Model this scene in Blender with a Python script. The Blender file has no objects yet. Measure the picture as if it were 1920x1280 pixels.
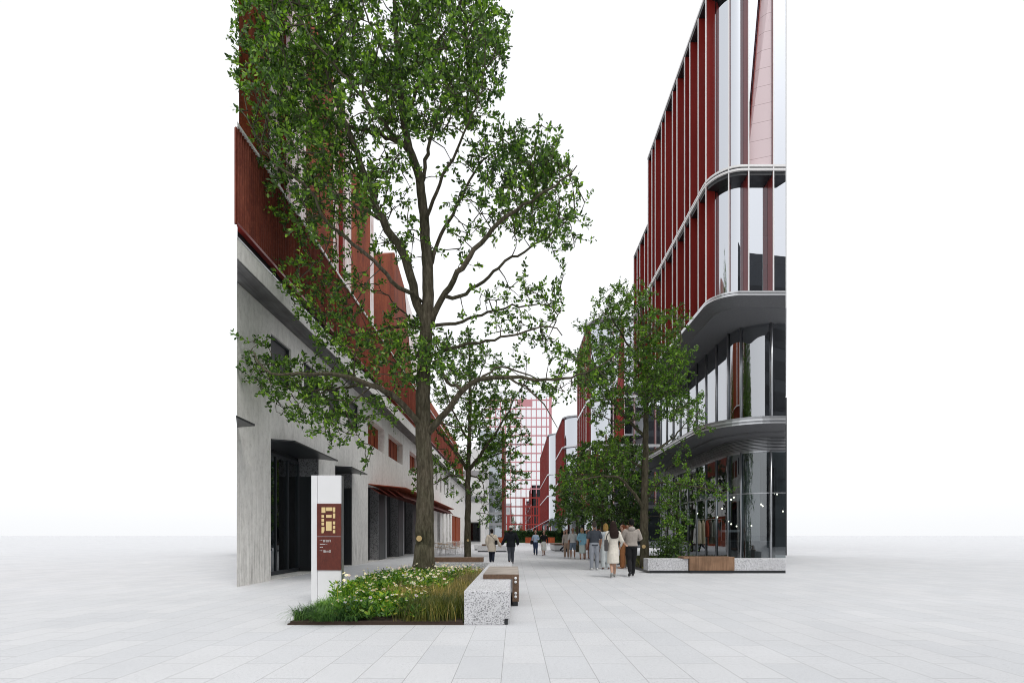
import bpy, bmesh, math, random
import numpy as np
from mathutils import Vector, Matrix
random.seed(7); rng = np.random.default_rng(11)
PI = math.pi
scn = bpy.context.scene
C = scn.collection
F, CX, HY, EYE = 950.0, 965.0, 1003.5, 1.3          # lens in photo pixels, vanishing point, horizon row, eye height
def at(px, py, Y):                                   # world point seen at a photo pixel, Y metres down the street
    return Vector(((px-CX)*Y/F, Y, EYE+(HY-py)*Y/F))
SR = (1473.0-CX)/F; SL = (447.0-CX)/F                # where the right and left blocks end (plan slopes of their end walls)

# ------------------------------------------------------------------ helpers
class MB:
    def __init__(s): s.v=[]; s.f=[]; s.m=[]
    def add(s, vs, fs, mi=0):
        o=len(s.v); s.v.extend([tuple(v) for v in vs])
        for f in fs: s.f.append(tuple(i+o for i in f)); s.m.append(mi)
        return s
    def quad(s,a,b,c,d,mi=0): return s.add([a,b,c,d],[(0,1,2,3)],mi)
    def box(s,x0,x1,y0,y1,z0,z1,mi=0):
        v=[(x0,y0,z0),(x1,y0,z0),(x1,y1,z0),(x0,y1,z0),(x0,y0,z1),(x1,y0,z1),(x1,y1,z1),(x0,y1,z1)]
        return s.add(v,[(0,3,2,1),(4,5,6,7),(0,1,5,4),(1,2,6,5),(2,3,7,6),(3,0,4,7)],mi)
    def prism(s,poly,z0,z1,mi=0):
        n=len(poly); v=[(p[0],p[1],z0) for p in poly]+[(p[0],p[1],z1) for p in poly]
        fs=[tuple(range(n-1,-1,-1)),tuple(range(n,2*n))]+[(i,(i+1)%n,n+(i+1)%n,n+i) for i in range(n)]
        return s.add(v,fs,mi)
    def loft(s,p0,z0,p1,z1,mi=0):                    # side band between two equal-length closed outlines
        n=len(p0); v=[(p[0],p[1],z0) for p in p0]+[(p[0],p[1],z1) for p in p1]
        return s.add(v,[(i,(i+1)%n,n+(i+1)%n,n+i) for i in range(n)],mi)
    def sheet(s,line,z0,z1,mi=0):                    # vertical ribbon along an open line
        n=len(line); v=[(p[0],p[1],z0) for p in line]+[(p[0],p[1],z1) for p in line]
        return s.add(v,[(i,i+1,n+i+1,n+i) for i in range(n-1)],mi)
    def band(s,line,t,z0,z1,mi=0):                   # ribbon with thickness t (inwards, to the left of travel)
        L=offset(line,t); n=len(line)
        return s.prism(list(line)+list(reversed(L)),z0,z1,mi)
    def tube(s,pts,rad,n=6,mi=0,caps=True,ell=None,ref=None):
        pts=[Vector(p) for p in pts]; k=len(pts)
        if not hasattr(rad,'__len__'): rad=[rad]*k
        o=len(s.v); prev=None
        for i,p in enumerate(pts):
            t=(pts[min(i+1,k-1)]-pts[max(i-1,0)])
            t=t.normalized() if t.length>1e-9 else Vector((0,0,1))
            if prev is None or ref is not None:
                r=Vector(ref) if ref is not None else (Vector((1,0,0)) if abs(t.x)<.9 else Vector((0,1,0)))
            else: r=prev
            a=(r-t*r.dot(t)); a=a.normalized() if a.length>1e-6 else t.orthogonal().normalized()
            b=t.cross(a); prev=a
            rr=rad[i]; ra,rb=(rr if hasattr(rr,'__len__') else (rr,rr))
            for j in range(n):
                th=2*PI*j/n
                s.v.append(tuple(p+a*(math.cos(th)*ra)+b*(math.sin(th)*rb)))
        for i in range(k-1):
            for j in range(n):
                s.f.append((o+i*n+j,o+i*n+(j+1)%n,o+(i+1)*n+(j+1)%n,o+(i+1)*n+j)); s.m.append(mi)
        if caps:
            s.f.append(tuple(o+j for j in reversed(range(n)))); s.m.append(mi)
            s.f.append(tuple(o+(k-1)*n+j for j in range(n))); s.m.append(mi)
        return s
    def cap_tube(s,pts,rad,n=10,mi=0,ref=(1,0,0),k0=1,k1=1):   # tube with rounded ends
        pts=[Vector(p) for p in pts]; R=[(r if hasattr(r,'__len__') else (r,r)) for r in rad]
        d0=(pts[0]-pts[1]).normalized(); d1=(pts[-1]-pts[-2]).normalized()
        def sc(r,k): return (r[0]*k,r[1]*k)
        m0=min(R[0])*k0; m1=min(R[-1])*k1
        P=[pts[0]+d0*m0*.95,pts[0]+d0*m0*.75,pts[0]+d0*m0*.4]+pts+[pts[-1]+d1*m1*.4,pts[-1]+d1*m1*.75,pts[-1]+d1*m1*.95]
        RR=[sc(R[0],.2),sc(R[0],.65),sc(R[0],.92)]+R+[sc(R[-1],.92),sc(R[-1],.65),sc(R[-1],.2)]
        return s.tube(P,RR,n,mi,True,ref=ref)
    def ball(s,c,rx,ry,rz,n=12,m=8,mi=0):
        o=len(s.v)
        for i in range(1,m):
            ph=PI*i/m
            for j in range(n):
                th=2*PI*j/n
                s.v.append((c[0]+rx*math.sin(ph)*math.cos(th),c[1]+ry*math.sin(ph)*math.sin(th),c[2]+rz*math.cos(ph)))
        top=len(s.v); s.v.append((c[0],c[1],c[2]+rz)); s.v.append((c[0],c[1],c[2]-rz))
        for i in range(m-2):
            for j in range(n):
                s.f.append((o+i*n+j,o+(i+1)*n+j,o+(i+1)*n+(j+1)%n,o+i*n+(j+1)%n)); s.m.append(mi)
        for j in range(n):
            s.f.append((top,o+j,o+(j+1)%n)); s.m.append(mi)
            b=o+(m-2)*n; s.f.append((top+1,b+(j+1)%n,b+j)); s.m.append(mi)
        return s
    def build(s,name,mats,parent=None,smooth=False,world=True,bevel=0):
        me=bpy.data.meshes.new(name)
        v=s.v
        if parent is not None and world:
            off=root_loc(parent); v=[(a-off[0],b-off[1],c-off[2]) for a,b,c in s.v]
        me.from_pydata(v,[],s.f); me.update()
        if not isinstance(mats,(list,tuple)): mats=[mats]
        for m in mats: me.materials.append(m)
        me.polygons.foreach_set('material_index',s.m)
        if smooth: me.polygons.foreach_set('use_smooth',[True]*len(me.polygons))
        o=bpy.data.objects.new(name,me); C.objects.link(o)
        if parent is not None: o.parent=parent
        if bevel:
            b=o.modifiers.new('bevel','BEVEL'); b.width=bevel; b.segments=2; b.limit_method='ANGLE'
        return o
def root_loc(o):
    L=Vector((0,0,0))
    while o is not None: L+=o.location; o=o.parent
    return L
def offset(line,t):
    out=[]; n=len(line)
    for i,p in enumerate(line):
        a=line[max(i-1,0)]; b=line[min(i+1,n-1)]
        d=Vector((b[0]-a[0],b[1]-a[1])); d.normalize()
        out.append((p[0]-d.y*t,p[1]+d.x*t))
    return out
def tag(o,label=None,cat=None,group=None,kind=None):
    if label: o['label']=label
    if cat: o['category']=cat
    if group: o['group']=group
    if kind: o['kind']=kind
    return o
def thing(name,label,cat,loc=(0,0,0),rz=0,group=None):
    o=bpy.data.objects.new(name,None); C.objects.link(o); o.location=loc; o.rotation_euler=(0,0,rz)
    o.empty_display_size=.2
    return tag(o,label,cat,group)
def copy_tree(o,parent=None):
    c=o.copy(); C.objects.link(c)
    if parent: c.parent=parent
    for ch in list(o.children): copy_tree(ch,c)
    return c

# ------------------------------------------------------------------ materials
def new_mat(name):
    m=bpy.data.materials.new(name); m.use_nodes=True; nt=m.node_tree
    for n in list(nt.nodes): nt.nodes.remove(n)
    out=nt.nodes.new('ShaderNodeOutputMaterial'); return m,nt,out
def N(nt,t,**kw):
    n=nt.nodes.new('ShaderNode'+t)
    for k,v in kw.items():
        if k.startswith('i_'): n.inputs[k[2:].replace('_',' ')].default_value=v
        else: setattr(n,k,v)
    return n
def ramp(nt,fac,stops):
    r=N(nt,'ValToRGB'); e=r.color_ramp.elements
    while len(e)>1: e.remove(e[0])
    e[0].position=stops[0][0]; e[0].color=(*stops[0][1],1)
    for p,c in stops[1:]:
        x=e.new(p); x.color=(*c,1)
    nt.links.new(fac,r.inputs[0]); return r.outputs[0]
def coords(nt,scale=(1,1,1),kind='Object'):
    tc=N(nt,'TexCoord'); mp=N(nt,'Mapping'); mp.inputs['Scale'].default_value=scale
    nt.links.new(tc.outputs[kind],mp.inputs[0]); return mp.outputs[0]
def noise(nt,vec,scale,detail=4,rough=.55):
    n=N(nt,'TexNoise'); n.inputs['Scale'].default_value=scale; n.inputs['Detail'].default_value=detail; n.inputs['Roughness'].default_value=rough
    nt.links.new(vec,n.inputs['Vector']); return n.outputs['Fac']
def mixc(nt,fac,a,b,mode='MIX'):
    m=N(nt,'MixRGB',blend_type=mode)
    for i,x in enumerate((fac,a,b)):
        if hasattr(x,'is_linked') or isinstance(x,bpy.types.NodeSocket): nt.links.new(x,m.inputs[i])
        elif i==0: m.inputs[0].default_value=x
        else: m.inputs[i].default_value=(*x,1)
    return m.outputs[0]
def pbsdf(nt,out,col,rough=.6,metal=0,spec=.5,bump=None,bstr=.2,bdist=.02):
    p=N(nt,'BsdfPrincipled')
    if isinstance(col,bpy.types.NodeSocket): nt.links.new(col,p.inputs['Base Color'])
    else: p.inputs['Base Color'].default_value=(*col,1)
    if isinstance(rough,bpy.types.NodeSocket): nt.links.new(rough,p.inputs['Roughness'])
    else: p.inputs['Roughness'].default_value=rough
    p.inputs['Metallic'].default_value=metal; p.inputs['Specular IOR Level'].default_value=spec
    if bump is not None:
        b=N(nt,'Bump'); b.inputs['Strength'].default_value=bstr; b.inputs['Distance'].default_value=bdist
        nt.links.new(bump,b.inputs['Height']); nt.links.new(b.outputs[0],p.inputs['Normal'])
    nt.links.new(p.outputs[0],out.inputs[0]); return p
def plain(name,col,rough=.6,metal=0,var=.12,scale=6,spec=.5):
    m,nt,out=new_mat(name); v=coords(nt); f=noise(nt,v,scale)
    c=mixc(nt,f,tuple(x*(1-var) for x in col),tuple(min(1,x*(1+var)) for x in col))
    pbsdf(nt,out,c,rough,metal,spec); return m
def cloth(name,col):
    m,nt,out=new_mat(name); v=coords(nt); f=noise(nt,v,14,3); c=mixc(nt,f,tuple(x*.8 for x in col),tuple(min(1,x*1.15) for x in col))
    pbsdf(nt,out,c,.85,0,.2,bump=noise(nt,v,22,3),bstr=.5,bdist=.02); return m

def m_concrete():
    m,nt,out=new_mat('board_concrete')
    a=noise(nt,coords(nt,(1,2.0,.6)),1.3,8,.7); b=noise(nt,coords(nt,(1,4.5,1.3)),2.0,7,.75); f=noise(nt,coords(nt),38,5,.75)
    c=ramp(nt,a,[(.3,(.44,.425,.40)),(.48,(.73,.71,.68)),(.7,(.86,.84,.81))])
    c=mixc(nt,.6,c,ramp(nt,b,[(.3,(.56,.545,.52)),(.5,(.80,.785,.76)),(.72,(.88,.87,.85))]),'MIX')
    c=mixc(nt,1.0,c,ramp(nt,f,[(.27,(.6,.6,.6)),(.42,(1,1,1)),(1,(1.0,1.0,1.0))]),'MULTIPLY')
    f3=noise(nt,coords(nt),6,7,.8); c=mixc(nt,1.0,c,ramp(nt,f3,[(.33,(.84,.84,.835)),(.5,(1,1,1)),(.7,(1.05,1.05,1.05))]),'MULTIPLY')
    # rain streaks near the ground have their own shape
    g=N(nt,'SeparateXYZ'); tc=N(nt,'TexCoord'); nt.links.new(tc.outputs['Object'],g.inputs[0])
    zz=N(nt,'MapRange'); zz.inputs[1].default_value=3.4; zz.inputs[2].default_value=0; nt.links.new(g.outputs[2],zz.inputs[0])
    st=noise(nt,coords(nt,(1,5,.18)),3.2,5,.8)
    s2=N(nt,'Math',operation='MULTIPLY'); nt.links.new(zz.outputs[0],s2.inputs[0])
    rr=ramp(nt,st,[(.47,(0,0,0)),(.68,(.9,.9,.9))]); nt.links.new(rr,s2.inputs[1])
    c=mixc(nt,s2.outputs[0],c,(.19,.18,.165))
    pbsdf(nt,out,c,.85,0,.25,bump=b,bstr=.25); return m
def m_granite(name,base,flecks,scale=1.0,rough=.65):
    m,nt,out=new_mat(name); v=coords(nt)
    vo=N(nt,'TexVoronoi'); vo.inputs['Scale'].default_value=34*scale; nt.links.new(v,vo.inputs['Vector'])
    sx=N(nt,'SeparateColor'); nt.links.new(vo.outputs['Color'],sx.inputs[0])
    c=ramp(nt,sx.outputs[0],[(0,flecks[0]),(.10,flecks[0]),(.14,flecks[1]),(.30,flecks[1]),(.36,base),(.8,base),(.85,tuple(min(1,x*1.12) for x in base))])
    n=noise(nt,v,150*scale,3); c=mixc(nt,.35,c,ramp(nt,n,[(.35,flecks[1]),(.55,base)]))
    big=noise(nt,v,1.2,4); c=mixc(nt,1,c,ramp(nt,big,[(.3,(.88,.88,.87)),(.7,(1,1,1))]),'MULTIPLY')
    pbsdf(nt,out,c,rough,0,.35); return m
def m_paving():
    m,nt,out=new_mat('granite_paving'); tc=N(nt,'TexCoord'); sp=N(nt,'SeparateXYZ'); nt.links.new(tc.outputs['Object'],sp.inputs[0])
    cb=N(nt,'CombineXYZ'); ad=N(nt,'Math',operation='ADD'); ad.inputs[1].default_value=.122+437.5*100
    nt.links.new(sp.outputs[0],ad.inputs[0]); ay=N(nt,'Math',operation='ADD'); ay.inputs[1].default_value=900*100.; nt.links.new(sp.outputs[1],ay.inputs[0])
    nt.links.new(ay.outputs[0],cb.inputs[0]); nt.links.new(ad.outputs[0],cb.inputs[1])
    ad.inputs[1].default_value=.122+43.75; ay.inputs[1].default_value=90.3
    br=N(nt,'TexBrick'); br.offset=.37; br.offset_frequency=2; br.squash=1
    br.inputs['Scale'].default_value=1; br.inputs['Brick Width'].default_value=.84; br.inputs['Row Height'].default_value=.4375
    br.inputs['Mortar Size'].default_value=.004; br.inputs['Mortar Smooth'].default_value=.2; br.inputs['Bias'].default_value=0
    br.inputs['Color1'].default_value=(.575,.585,.61,1); br.inputs['Color2'].default_value=(.62,.625,.645,1); br.inputs['Mortar'].default_value=(.36,.36,.37,1)
    nt.links.new(cb.outputs[0],br.inputs['Vector'])
    v=coords(nt); f=noise(nt,v,120,3,.7); c=mixc(nt,1,br.outputs[0],ramp(nt,f,[(.3,(.66,.66,.66)),(.5,(.97,.97,.97)),(.7,(1.14,1.14,1.14))]),'MULTIPLY')
    b=noise(nt,coords(nt),.55,6,.65); c=mixc(nt,1,c,ramp(nt,b,[(.3,(.93,.93,.93)),(.5,(.985,.985,.98)),(.7,(1.03,1.03,1.03))]),'MULTIPLY')
    f2=noise(nt,coords(nt),28,4,.8); c=mixc(nt,1,c,ramp(nt,f2,[(.28,(.78,.78,.79)),(.47,(1,1,1)),(.7,(1.05,1.05,1.05))]),'MULTIPLY')
    pbsdf(nt,out,c,.7,0,.3,bump=f,bstr=.15,bdist=.004); return m
def m_corten(name,dark=(.065,.012,.008),mid=(.25,.045,.013),hi=(.46,.115,.032),rough=.7):
    m,nt,out=new_mat(name); a=noise(nt,coords(nt,(1,1.6,.35)),1.1,9,.75); b=noise(nt,coords(nt,(1,1,.5)),20,5,.8)
    c=ramp(nt,a,[(.36,dark),(.5,mid),(.66,hi)]); c=mixc(nt,.5,c,ramp(nt,b,[(.3,dark),(.52,mid),(.75,hi)]))
    pbsdf(nt,out,c,rough,0,.3,bump=b,bstr=.2,bdist=.01); return m
def m_metalred(name,col=(.25,.025,.02),rough=.25):
    m,nt,out=new_mat(name); v=coords(nt,(1,1,.3)); c=mixc(nt,noise(nt,v,2.2,5),tuple(x*.75 for x in col),tuple(x*1.2 for x in col))
    pbsdf(nt,out,c,rough,0,.5); return m
def m_pale():
    m,nt,out=new_mat('pale_glazed_panel'); a=noise(nt,coords(nt,(3,5,.5)),2.0,7,.7)
    c=ramp(nt,a,[(.36,(.5,.24,.2)),(.50,(.74,.62,.6)),(.62,(.86,.78,.77))]); pbsdf(nt,out,c,.18,0,.6); return m  # reflected sky painted into the panels as a pale tone
def m_pink():
    m,nt,out=new_mat('pink_laminated_panel'); tc=N(nt,'TexCoord'); sp=N(nt,'SeparateXYZ'); nt.links.new(tc.outputs['Object'],sp.inputs[0])
    dv=N(nt,'Math',operation='DIVIDE'); dv.inputs[1].default_value=.71; nt.links.new(sp.outputs[2],dv.inputs[0]); fr=N(nt,'Math',operation='FRACT'); nt.links.new(dv.outputs[0],fr.inputs[0])
    c=ramp(nt,fr.outputs[0],[(0,(.42,.30,.31)),(.022,(.42,.30,.31)),(.03,(.72,.58,.60)),(1,(.72,.58,.60))]); pbsdf(nt,out,c,.12,0,.7); return m
def m_glass(name,tint=(.6,.66,.68),base=.1,ior=1.55,rough=0.0,refl=(.9,.93,.97),wave=.0):
    m,nt,out=new_mat(name); tr=N(nt,'BsdfTransparent'); tr.inputs[0].default_value=(*tint,1)
    gl=N(nt,'BsdfGlossy'); gl.inputs['Color'].default_value=(*refl,1); gl.inputs['Roughness'].default_value=rough
    fr=N(nt,'Fresnel'); fr.inputs[0].default_value=ior
    ad=N(nt,'Math',operation='ADD'); ad.inputs[1].default_value=base; ad.use_clamp=True; nt.links.new(fr.outputs[0],ad.inputs[0])
    if wave:
        b=N(nt,'Bump'); b.inputs['Strength'].default_value=wave; b.inputs['Distance'].default_value=.05
        nt.links.new(noise(nt,coords(nt,(1,1,.4)),.8,2),b.inputs['Height']); nt.links.new(b.outputs[0],gl.inputs['Normal'])
    mx=N(nt,'MixShader'); nt.links.new(ad.outputs[0],mx.inputs[0]); nt.links.new(tr.outputs[0],mx.inputs[1]); nt.links.new(gl.outputs[0],mx.inputs[2])
    nt.links.new(mx.outputs[0],out.inputs[0]); return m
def m_leaf(name,cols,trans=.35):
    m,nt,out=new_mat(name); g=N(nt,'NewGeometry'); c=ramp(nt,g.outputs['Random Per Island'],cols)
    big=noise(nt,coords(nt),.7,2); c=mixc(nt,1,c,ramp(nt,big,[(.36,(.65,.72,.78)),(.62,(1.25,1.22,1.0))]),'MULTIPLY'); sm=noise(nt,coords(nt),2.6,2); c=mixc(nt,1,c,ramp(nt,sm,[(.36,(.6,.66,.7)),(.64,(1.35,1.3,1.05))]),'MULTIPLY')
    p=N(nt,'BsdfPrincipled'); p.inputs['Roughness'].default_value=.42; p.inputs['Specular IOR Level'].default_value=.4; nt.links.new(c,p.inputs['Base Color'])
    t=N(nt,'BsdfTranslucent'); tc=mixc(nt,1,c,(1.3,1.5,.5),'MULTIPLY'); nt.links.new(tc,t.inputs[0])
    mx=N(nt,'MixShader'); mx.inputs[0].default_value=trans; nt.links.new(p.outputs[0],mx.inputs[1]); nt.links.new(t.outputs[0],mx.inputs[2])
    nt.links.new(mx.outputs[0],out.inputs[0]); return m
def m_bark():
    m,nt,out=new_mat('bark'); b=noise(nt,coords(nt,(1,1,.22)),16,7,.75); a=noise(nt,coords(nt),1.2,4)
    c=ramp(nt,b,[(.3,(.025,.022,.016)),(.5,(.078,.068,.05)),(.72,(.16,.145,.115))]); c=mixc(nt,1,c,ramp(nt,a,[(.35,(.7,.75,.6)),(.65,(1.15,1.1,1.05))]),'MULTIPLY')
    pbsdf(nt,out,c,.9,0,.2,bump=b,bstr=.9,bdist=.03); return m
def m_wood(name,a=(.085,.05,.032),b=(.19,.118,.075),axis='y',grain=30):
    sc={'y':(1,.06,1),'x':(.06,1,1),'z':(1,1,.06)}[axis]
    m,nt,out=new_mat(name); n=noise(nt,coords(nt,sc),grain,6,.7); k=noise(nt,coords(nt),2.5,3)
    c=ramp(nt,n,[(.3,a),(.7,b)]); c=mixc(nt,1,c,ramp(nt,k,[(.4,(.8,.78,.75)),(.6,(1.12,1.1,1.08))]),'MULTIPLY')
    pbsdf(nt,out,c,.55,0,.35,bump=n,bstr=.15,bdist=.004); return m
def m_emit(name,col,s):
    m,nt,out=new_mat(name); e=N(nt,'Emission'); e.inputs[0].default_value=(*col,1); e.inputs[1].default_value=s; nt.links.new(e.outputs[0],out.inputs[0]); return m

M={}
M['paving']=m_paving(); M['concrete']=m_concrete()
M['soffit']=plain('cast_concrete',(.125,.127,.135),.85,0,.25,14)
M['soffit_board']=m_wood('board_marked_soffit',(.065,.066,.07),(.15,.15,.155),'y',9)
M['granite']=m_granite('white_granite',(.66,.66,.68),((.04,.04,.045),(.27,.27,.29)),2.5)
M['granite_top']=m_granite('fine_white_granite',(.72,.72,.735),((.34,.34,.36),(.58,.58,.6)),2.2)
M['terrazzo_dark']=m_granite('grey_granite',(.22,.22,.23),((.02,.02,.02),(.08,.08,.085)),1.0)
M['corten']=m_corten('weathered_corten'); M['corten_screen']=m_corten('corten_screen',(.06,.011,.007),(.165,.029,.012),(.36,.10,.055))
M['corten_sign']=m_corten('sign_corten',(.055,.014,.01),(.12,.025,.016),(.20,.045,.025),.5)
M['pale']=m_pale()
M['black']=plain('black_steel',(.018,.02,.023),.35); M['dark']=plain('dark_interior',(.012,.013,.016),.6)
M['frame']=plain('dark_frame',(.03,.034,.04),.4)
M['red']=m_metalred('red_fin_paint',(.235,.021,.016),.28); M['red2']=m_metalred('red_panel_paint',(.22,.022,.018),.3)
M['pinkframe']=plain('pink_sky_veil_frame',(.44,.19,.215),.4,0,.06,1)  # red frames paled to pink: sky reflection put into the colour
M['silver']=plain('silver_trim',(.62,.63,.65),.3,.6,.05); M['alu']=plain('brushed_aluminium',(.42,.43,.45),.3,.8,.12)
M['white_trim']=plain('white_trim',(.78,.77,.77),.35,0,.04)
M['steel']=plain('canopy_steel',(.34,.345,.36),.38,.7,.12)
M['pinkpanel']=m_pink()
M['upglass']=m_glass('coated_glass',(.25,.27,.3),.62,1.5,0,(.86,.89,.95),.03)
M['midglass']=m_glass('storefront_glass',(.42,.46,.48),.42,1.5,0,(.88,.9,.94),.03)
M['shopglass']=m_glass('shop_glass',(.55,.67,.69),.14,1.5,0,(.9,.94,.97),.02)
M['towerglass']=m_glass('tower_glass',(.62,.62,.64),.7,1.5,0,(.95,.96,.98),.02)
M['darkglass']=m_glass('dark_glass',(.2,.22,.25),.0,1.5,0,(.8,.85,.9),.02)
M['bark']=m_bark()
M['leaf']=m_leaf('tree_leaf',[(0,(.024,.05,.012)),(.35,(.056,.118,.022)),(.65,(.11,.215,.034)),(.88,(.19,.33,.05)),(1,(.29,.44,.075))])
M['leaf2']=m_leaf('glossy_tree_leaf',[(0,(.03,.066,.014)),(.35,(.06,.13,.022)),(.7,(.115,.22,.03)),(1,(.2,.34,.05))])
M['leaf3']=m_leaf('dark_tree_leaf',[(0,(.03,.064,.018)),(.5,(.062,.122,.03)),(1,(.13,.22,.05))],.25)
M['herb']=m_leaf('herb_leaf',[(0,(.028,.085,.014)),(.4,(.065,.165,.024)),(.72,(.15,.29,.034)),(.92,(.32,.44,.05)),(1,(.46,.36,.07))],.3)
M['sedge']=m_leaf('sedge_blade',[(0,(.026,.07,.018)),(.5,(.065,.16,.036)),(1,(.2,.34,.09))],.3)
M['tan']=m_leaf('dry_grass_blade',[(0,(.17,.13,.06)),(.5,(.36,.26,.13)),(1,(.58,.43,.26))],.3)
M['olive']=m_leaf('olive_grass_blade',[(0,(.04,.06,.014)),(.45,(.085,.11,.026)),(.8,(.18,.17,.05)),(1,(.34,.26,.11))],.3)
M['petal']=m_leaf('daisy_petal',[(0,(.86,.84,.86)),(1,(.84,.76,.84))],.3); M['petal_lilac']=m_leaf('lilac_petal',[(0,(.72,.54,.76)),(1,(.80,.66,.82))],.3)
M['disc']=plain('daisy_disc',(.6,.4,.05),.7)
M['soil']=plain('dark_soil',(.05,.032,.022),.95,0,.4,30)
M['wood']=m_wood('dark_bench_wood'); M['wood_v']=m_wood('warm_bench_wood',(.16,.088,.05),(.30,.185,.115),'z',22)
M['wood_top']=m_wood('pale_wood_top',(.27,.23,.20),(.42,.38,.345),'x',22)  # seat top paler and greyer than the plank body
M['gold']=plain('gold_plate',(.72,.55,.27),.4,.2,.06); M['signwhite']=plain('sign_white',(.74,.74,.75),.5,0,.04,3)
M['ink']=plain('white_lettering',(.8,.8,.8),.5); M['bulb']=m_emit('warm_bulb',(1,.86,.66),7)
M['cutwood']=plain('cut_wood',(.5,.36,.17),.8,0,.25,30)
M['hedge']=m_leaf('hedge_leaf',[(0,(.015,.04,.015)),(.5,(.03,.075,.022)),(1,(.06,.13,.035))],.2)
M['greyglass']=m_glass('grey_tower_glass',(.42,.45,.47),.36,1.5,0,(.85,.9,.95),.02)
M['lightwall']=plain('pale_render',(.66,.66,.655),.8,0,.06,3)
M['skin']=plain('skin',(.46,.27,.19),.55,0,.06,20); M['skin_tan']=plain('tanned_skin',(.36,.19,.125),.55,0,.06,20)

# ------------------------------------------------------------------ world, sun, camera
SUN_EL,SUN_AZ=math.radians(58),math.radians(150)
w=bpy.data.worlds.new('World'); scn.world=w; w.use_nodes=True; nt=w.node_tree
for n in list(nt.nodes): nt.nodes.remove(n)
wo=nt.nodes.new('ShaderNodeOutputWorld')
sky=N(nt,'TexSky',sky_type='NISHITA'); sky.sun_disc=False; sky.sun_elevation=SUN_EL; sky.sun_rotation=SUN_AZ; sky.dust_density=4
hs=N(nt,'HueSaturation'); hs.inputs['Saturation'].default_value=.12; nt.links.new(sky.outputs[0],hs.inputs['Color'])
b1=N(nt,'Background'); b1.inputs[1].default_value=.04; nt.links.new(hs.outputs[0],b1.inputs[0])
b2=N(nt,'Background'); b2.inputs[0].default_value=(.965,.98,1,1); b2.inputs[1].default_value=.97   # even cloud veil
ad=N(nt,'AddShader'); nt.links.new(b1.outputs[0],ad.inputs[0]); nt.links.new(b2.outputs[0],ad.inputs[1]); nt.links.new(ad.outputs[0],wo.inputs[0])
sl=bpy.data.lights.new('sun','SUN'); sl.energy=1.25; sl.angle=math.radians(16); sl.color=(1,.97,.92)
so=bpy.data.objects.new('sun',sl); C.objects.link(so)
sd=Vector((math.sin(SUN_AZ)*math.cos(SUN_EL),math.cos(SUN_AZ)*math.cos(SUN_EL),math.sin(SUN_EL)))
so.rotation_euler=sd.to_track_quat('Z','Y').to_euler(); so.location=sd*50
cam=bpy.data.cameras.new('camera'); co=bpy.data.objects.new('camera',cam); C.objects.link(co); scn.camera=co
co.location=(0,0,EYE); co.rotation_euler=(PI/2,0,0)
cam.sensor_fit='HORIZONTAL'; cam.sensor_width=36; cam.lens=36*F/1920; cam.shift_y=(HY-640)/1920; cam.shift_x=-(CX-960)/1920
cam.clip_start=.05; cam.clip_end=6000
vs=scn.view_settings; vs.view_transform='Standard'; vs.look='None'; vs.exposure=0; vs.gamma=1
scn.cycles.max_bounces=8; scn.cycles.transparent_max_bounces=24; scn.cycles.glossy_bounces=5; scn.cycles.transmission_bounces=4
scn.cycles.use_denoising=True; scn.cycles.filter_width=1.0
try: scn.cycles.sample_clamp_indirect=6
except Exception: pass

# ------------------------------------------------------------------ ground
g=MB(); S=2500
g.quad((-S,-S,0),(S,-S,0),(S,S,0),(-S,S,0))
tag(g.build('paving_ground',M['paving']),'pale grey granite slab paving of the street','paving',kind='structure')

# ------------------------------------------------------------------ left concrete and corten building
XW=-7.05
def wall_x(mb,X,y0,y1,z0,z1,ops,depth):
    ys=sorted({y0,y1}|{o[0] for o in ops}|{o[1] for o in ops}); zs=sorted({z0,z1}|{o[2] for o in ops}|{o[3] for o in ops})
    for i in range(len(ys)-1):
        for j in range(len(zs)-1):
            yc=(ys[i]+ys[i+1])/2; zc=(zs[j]+zs[j+1])/2
            if any(o[0]<yc<o[1] and o[2]<zc<o[3] for o in ops): continue
            mb.quad((X,ys[i],zs[j]),(X,ys[i+1],zs[j]),(X,ys[i+1],zs[j+1]),(X,ys[i],zs[j+1]))
    for a,b,c,d in ops:
        B=X-depth
        mb.quad((X,a,c),(B,a,c),(B,a,d),(X,a,d)); mb.quad((X,b,c),(X,b,d),(B,b,d),(B,b,c))
        mb.quad((X,a,d),(B,a,d),(B,b,d),(X,b,d)); mb.quad((X,a,c),(X,b,c),(B,b,c),(B,a,c))
B=thing('concrete_building','long concrete building with rust red corten upper storeys and black door hoods','building',(-7.05,40,0))
doors=[(14.65,18.25,.02,4.11),(19.9,22.0,.02,4.05),(24.35,44.2,.02,3.8)]
wins=[(14.65,15.98,5.9,7.15),(16.95,18.35,5.9,7.15),(19.2,20.5,5.9,7.15),(21.6,22.9,5.9,7.15)]
redw=[(24.35,27.45,5.72,7.0),(28.3,31.9,5.72,7.0),(34.0,37.5,5.72,7.0)]
slits=[(40+i*2.6,41+i*2.6,5.4,7.2) for i in range(8)]
farw=[(46.2,48.0,.02,3.6),(49.0,50.8,.02,3.6),(51.8,53.4,.02,3.6),(54.4,56,.02,3.6),(57,66,.02,3.6)]
mb=MB(); wall_x(mb,XW,12.86,72,0,7.75,doors+wins+redw+slits+farw,.75)
mb.quad((XW,12.86,0),(XW,12.86,7.75),(-17,31,7.75),(-17,31,0))
mb.build('wall',M['concrete'],B)
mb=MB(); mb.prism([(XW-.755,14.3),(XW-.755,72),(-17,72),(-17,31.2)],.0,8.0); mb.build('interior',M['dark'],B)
mb=MB(); mb.prism([(-6.44,11.75),(-6.44,72),(-7.6,72),(-7.6,13.87)],7.74,8.2); mb.build('cornice',M['concrete'],B)
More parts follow.
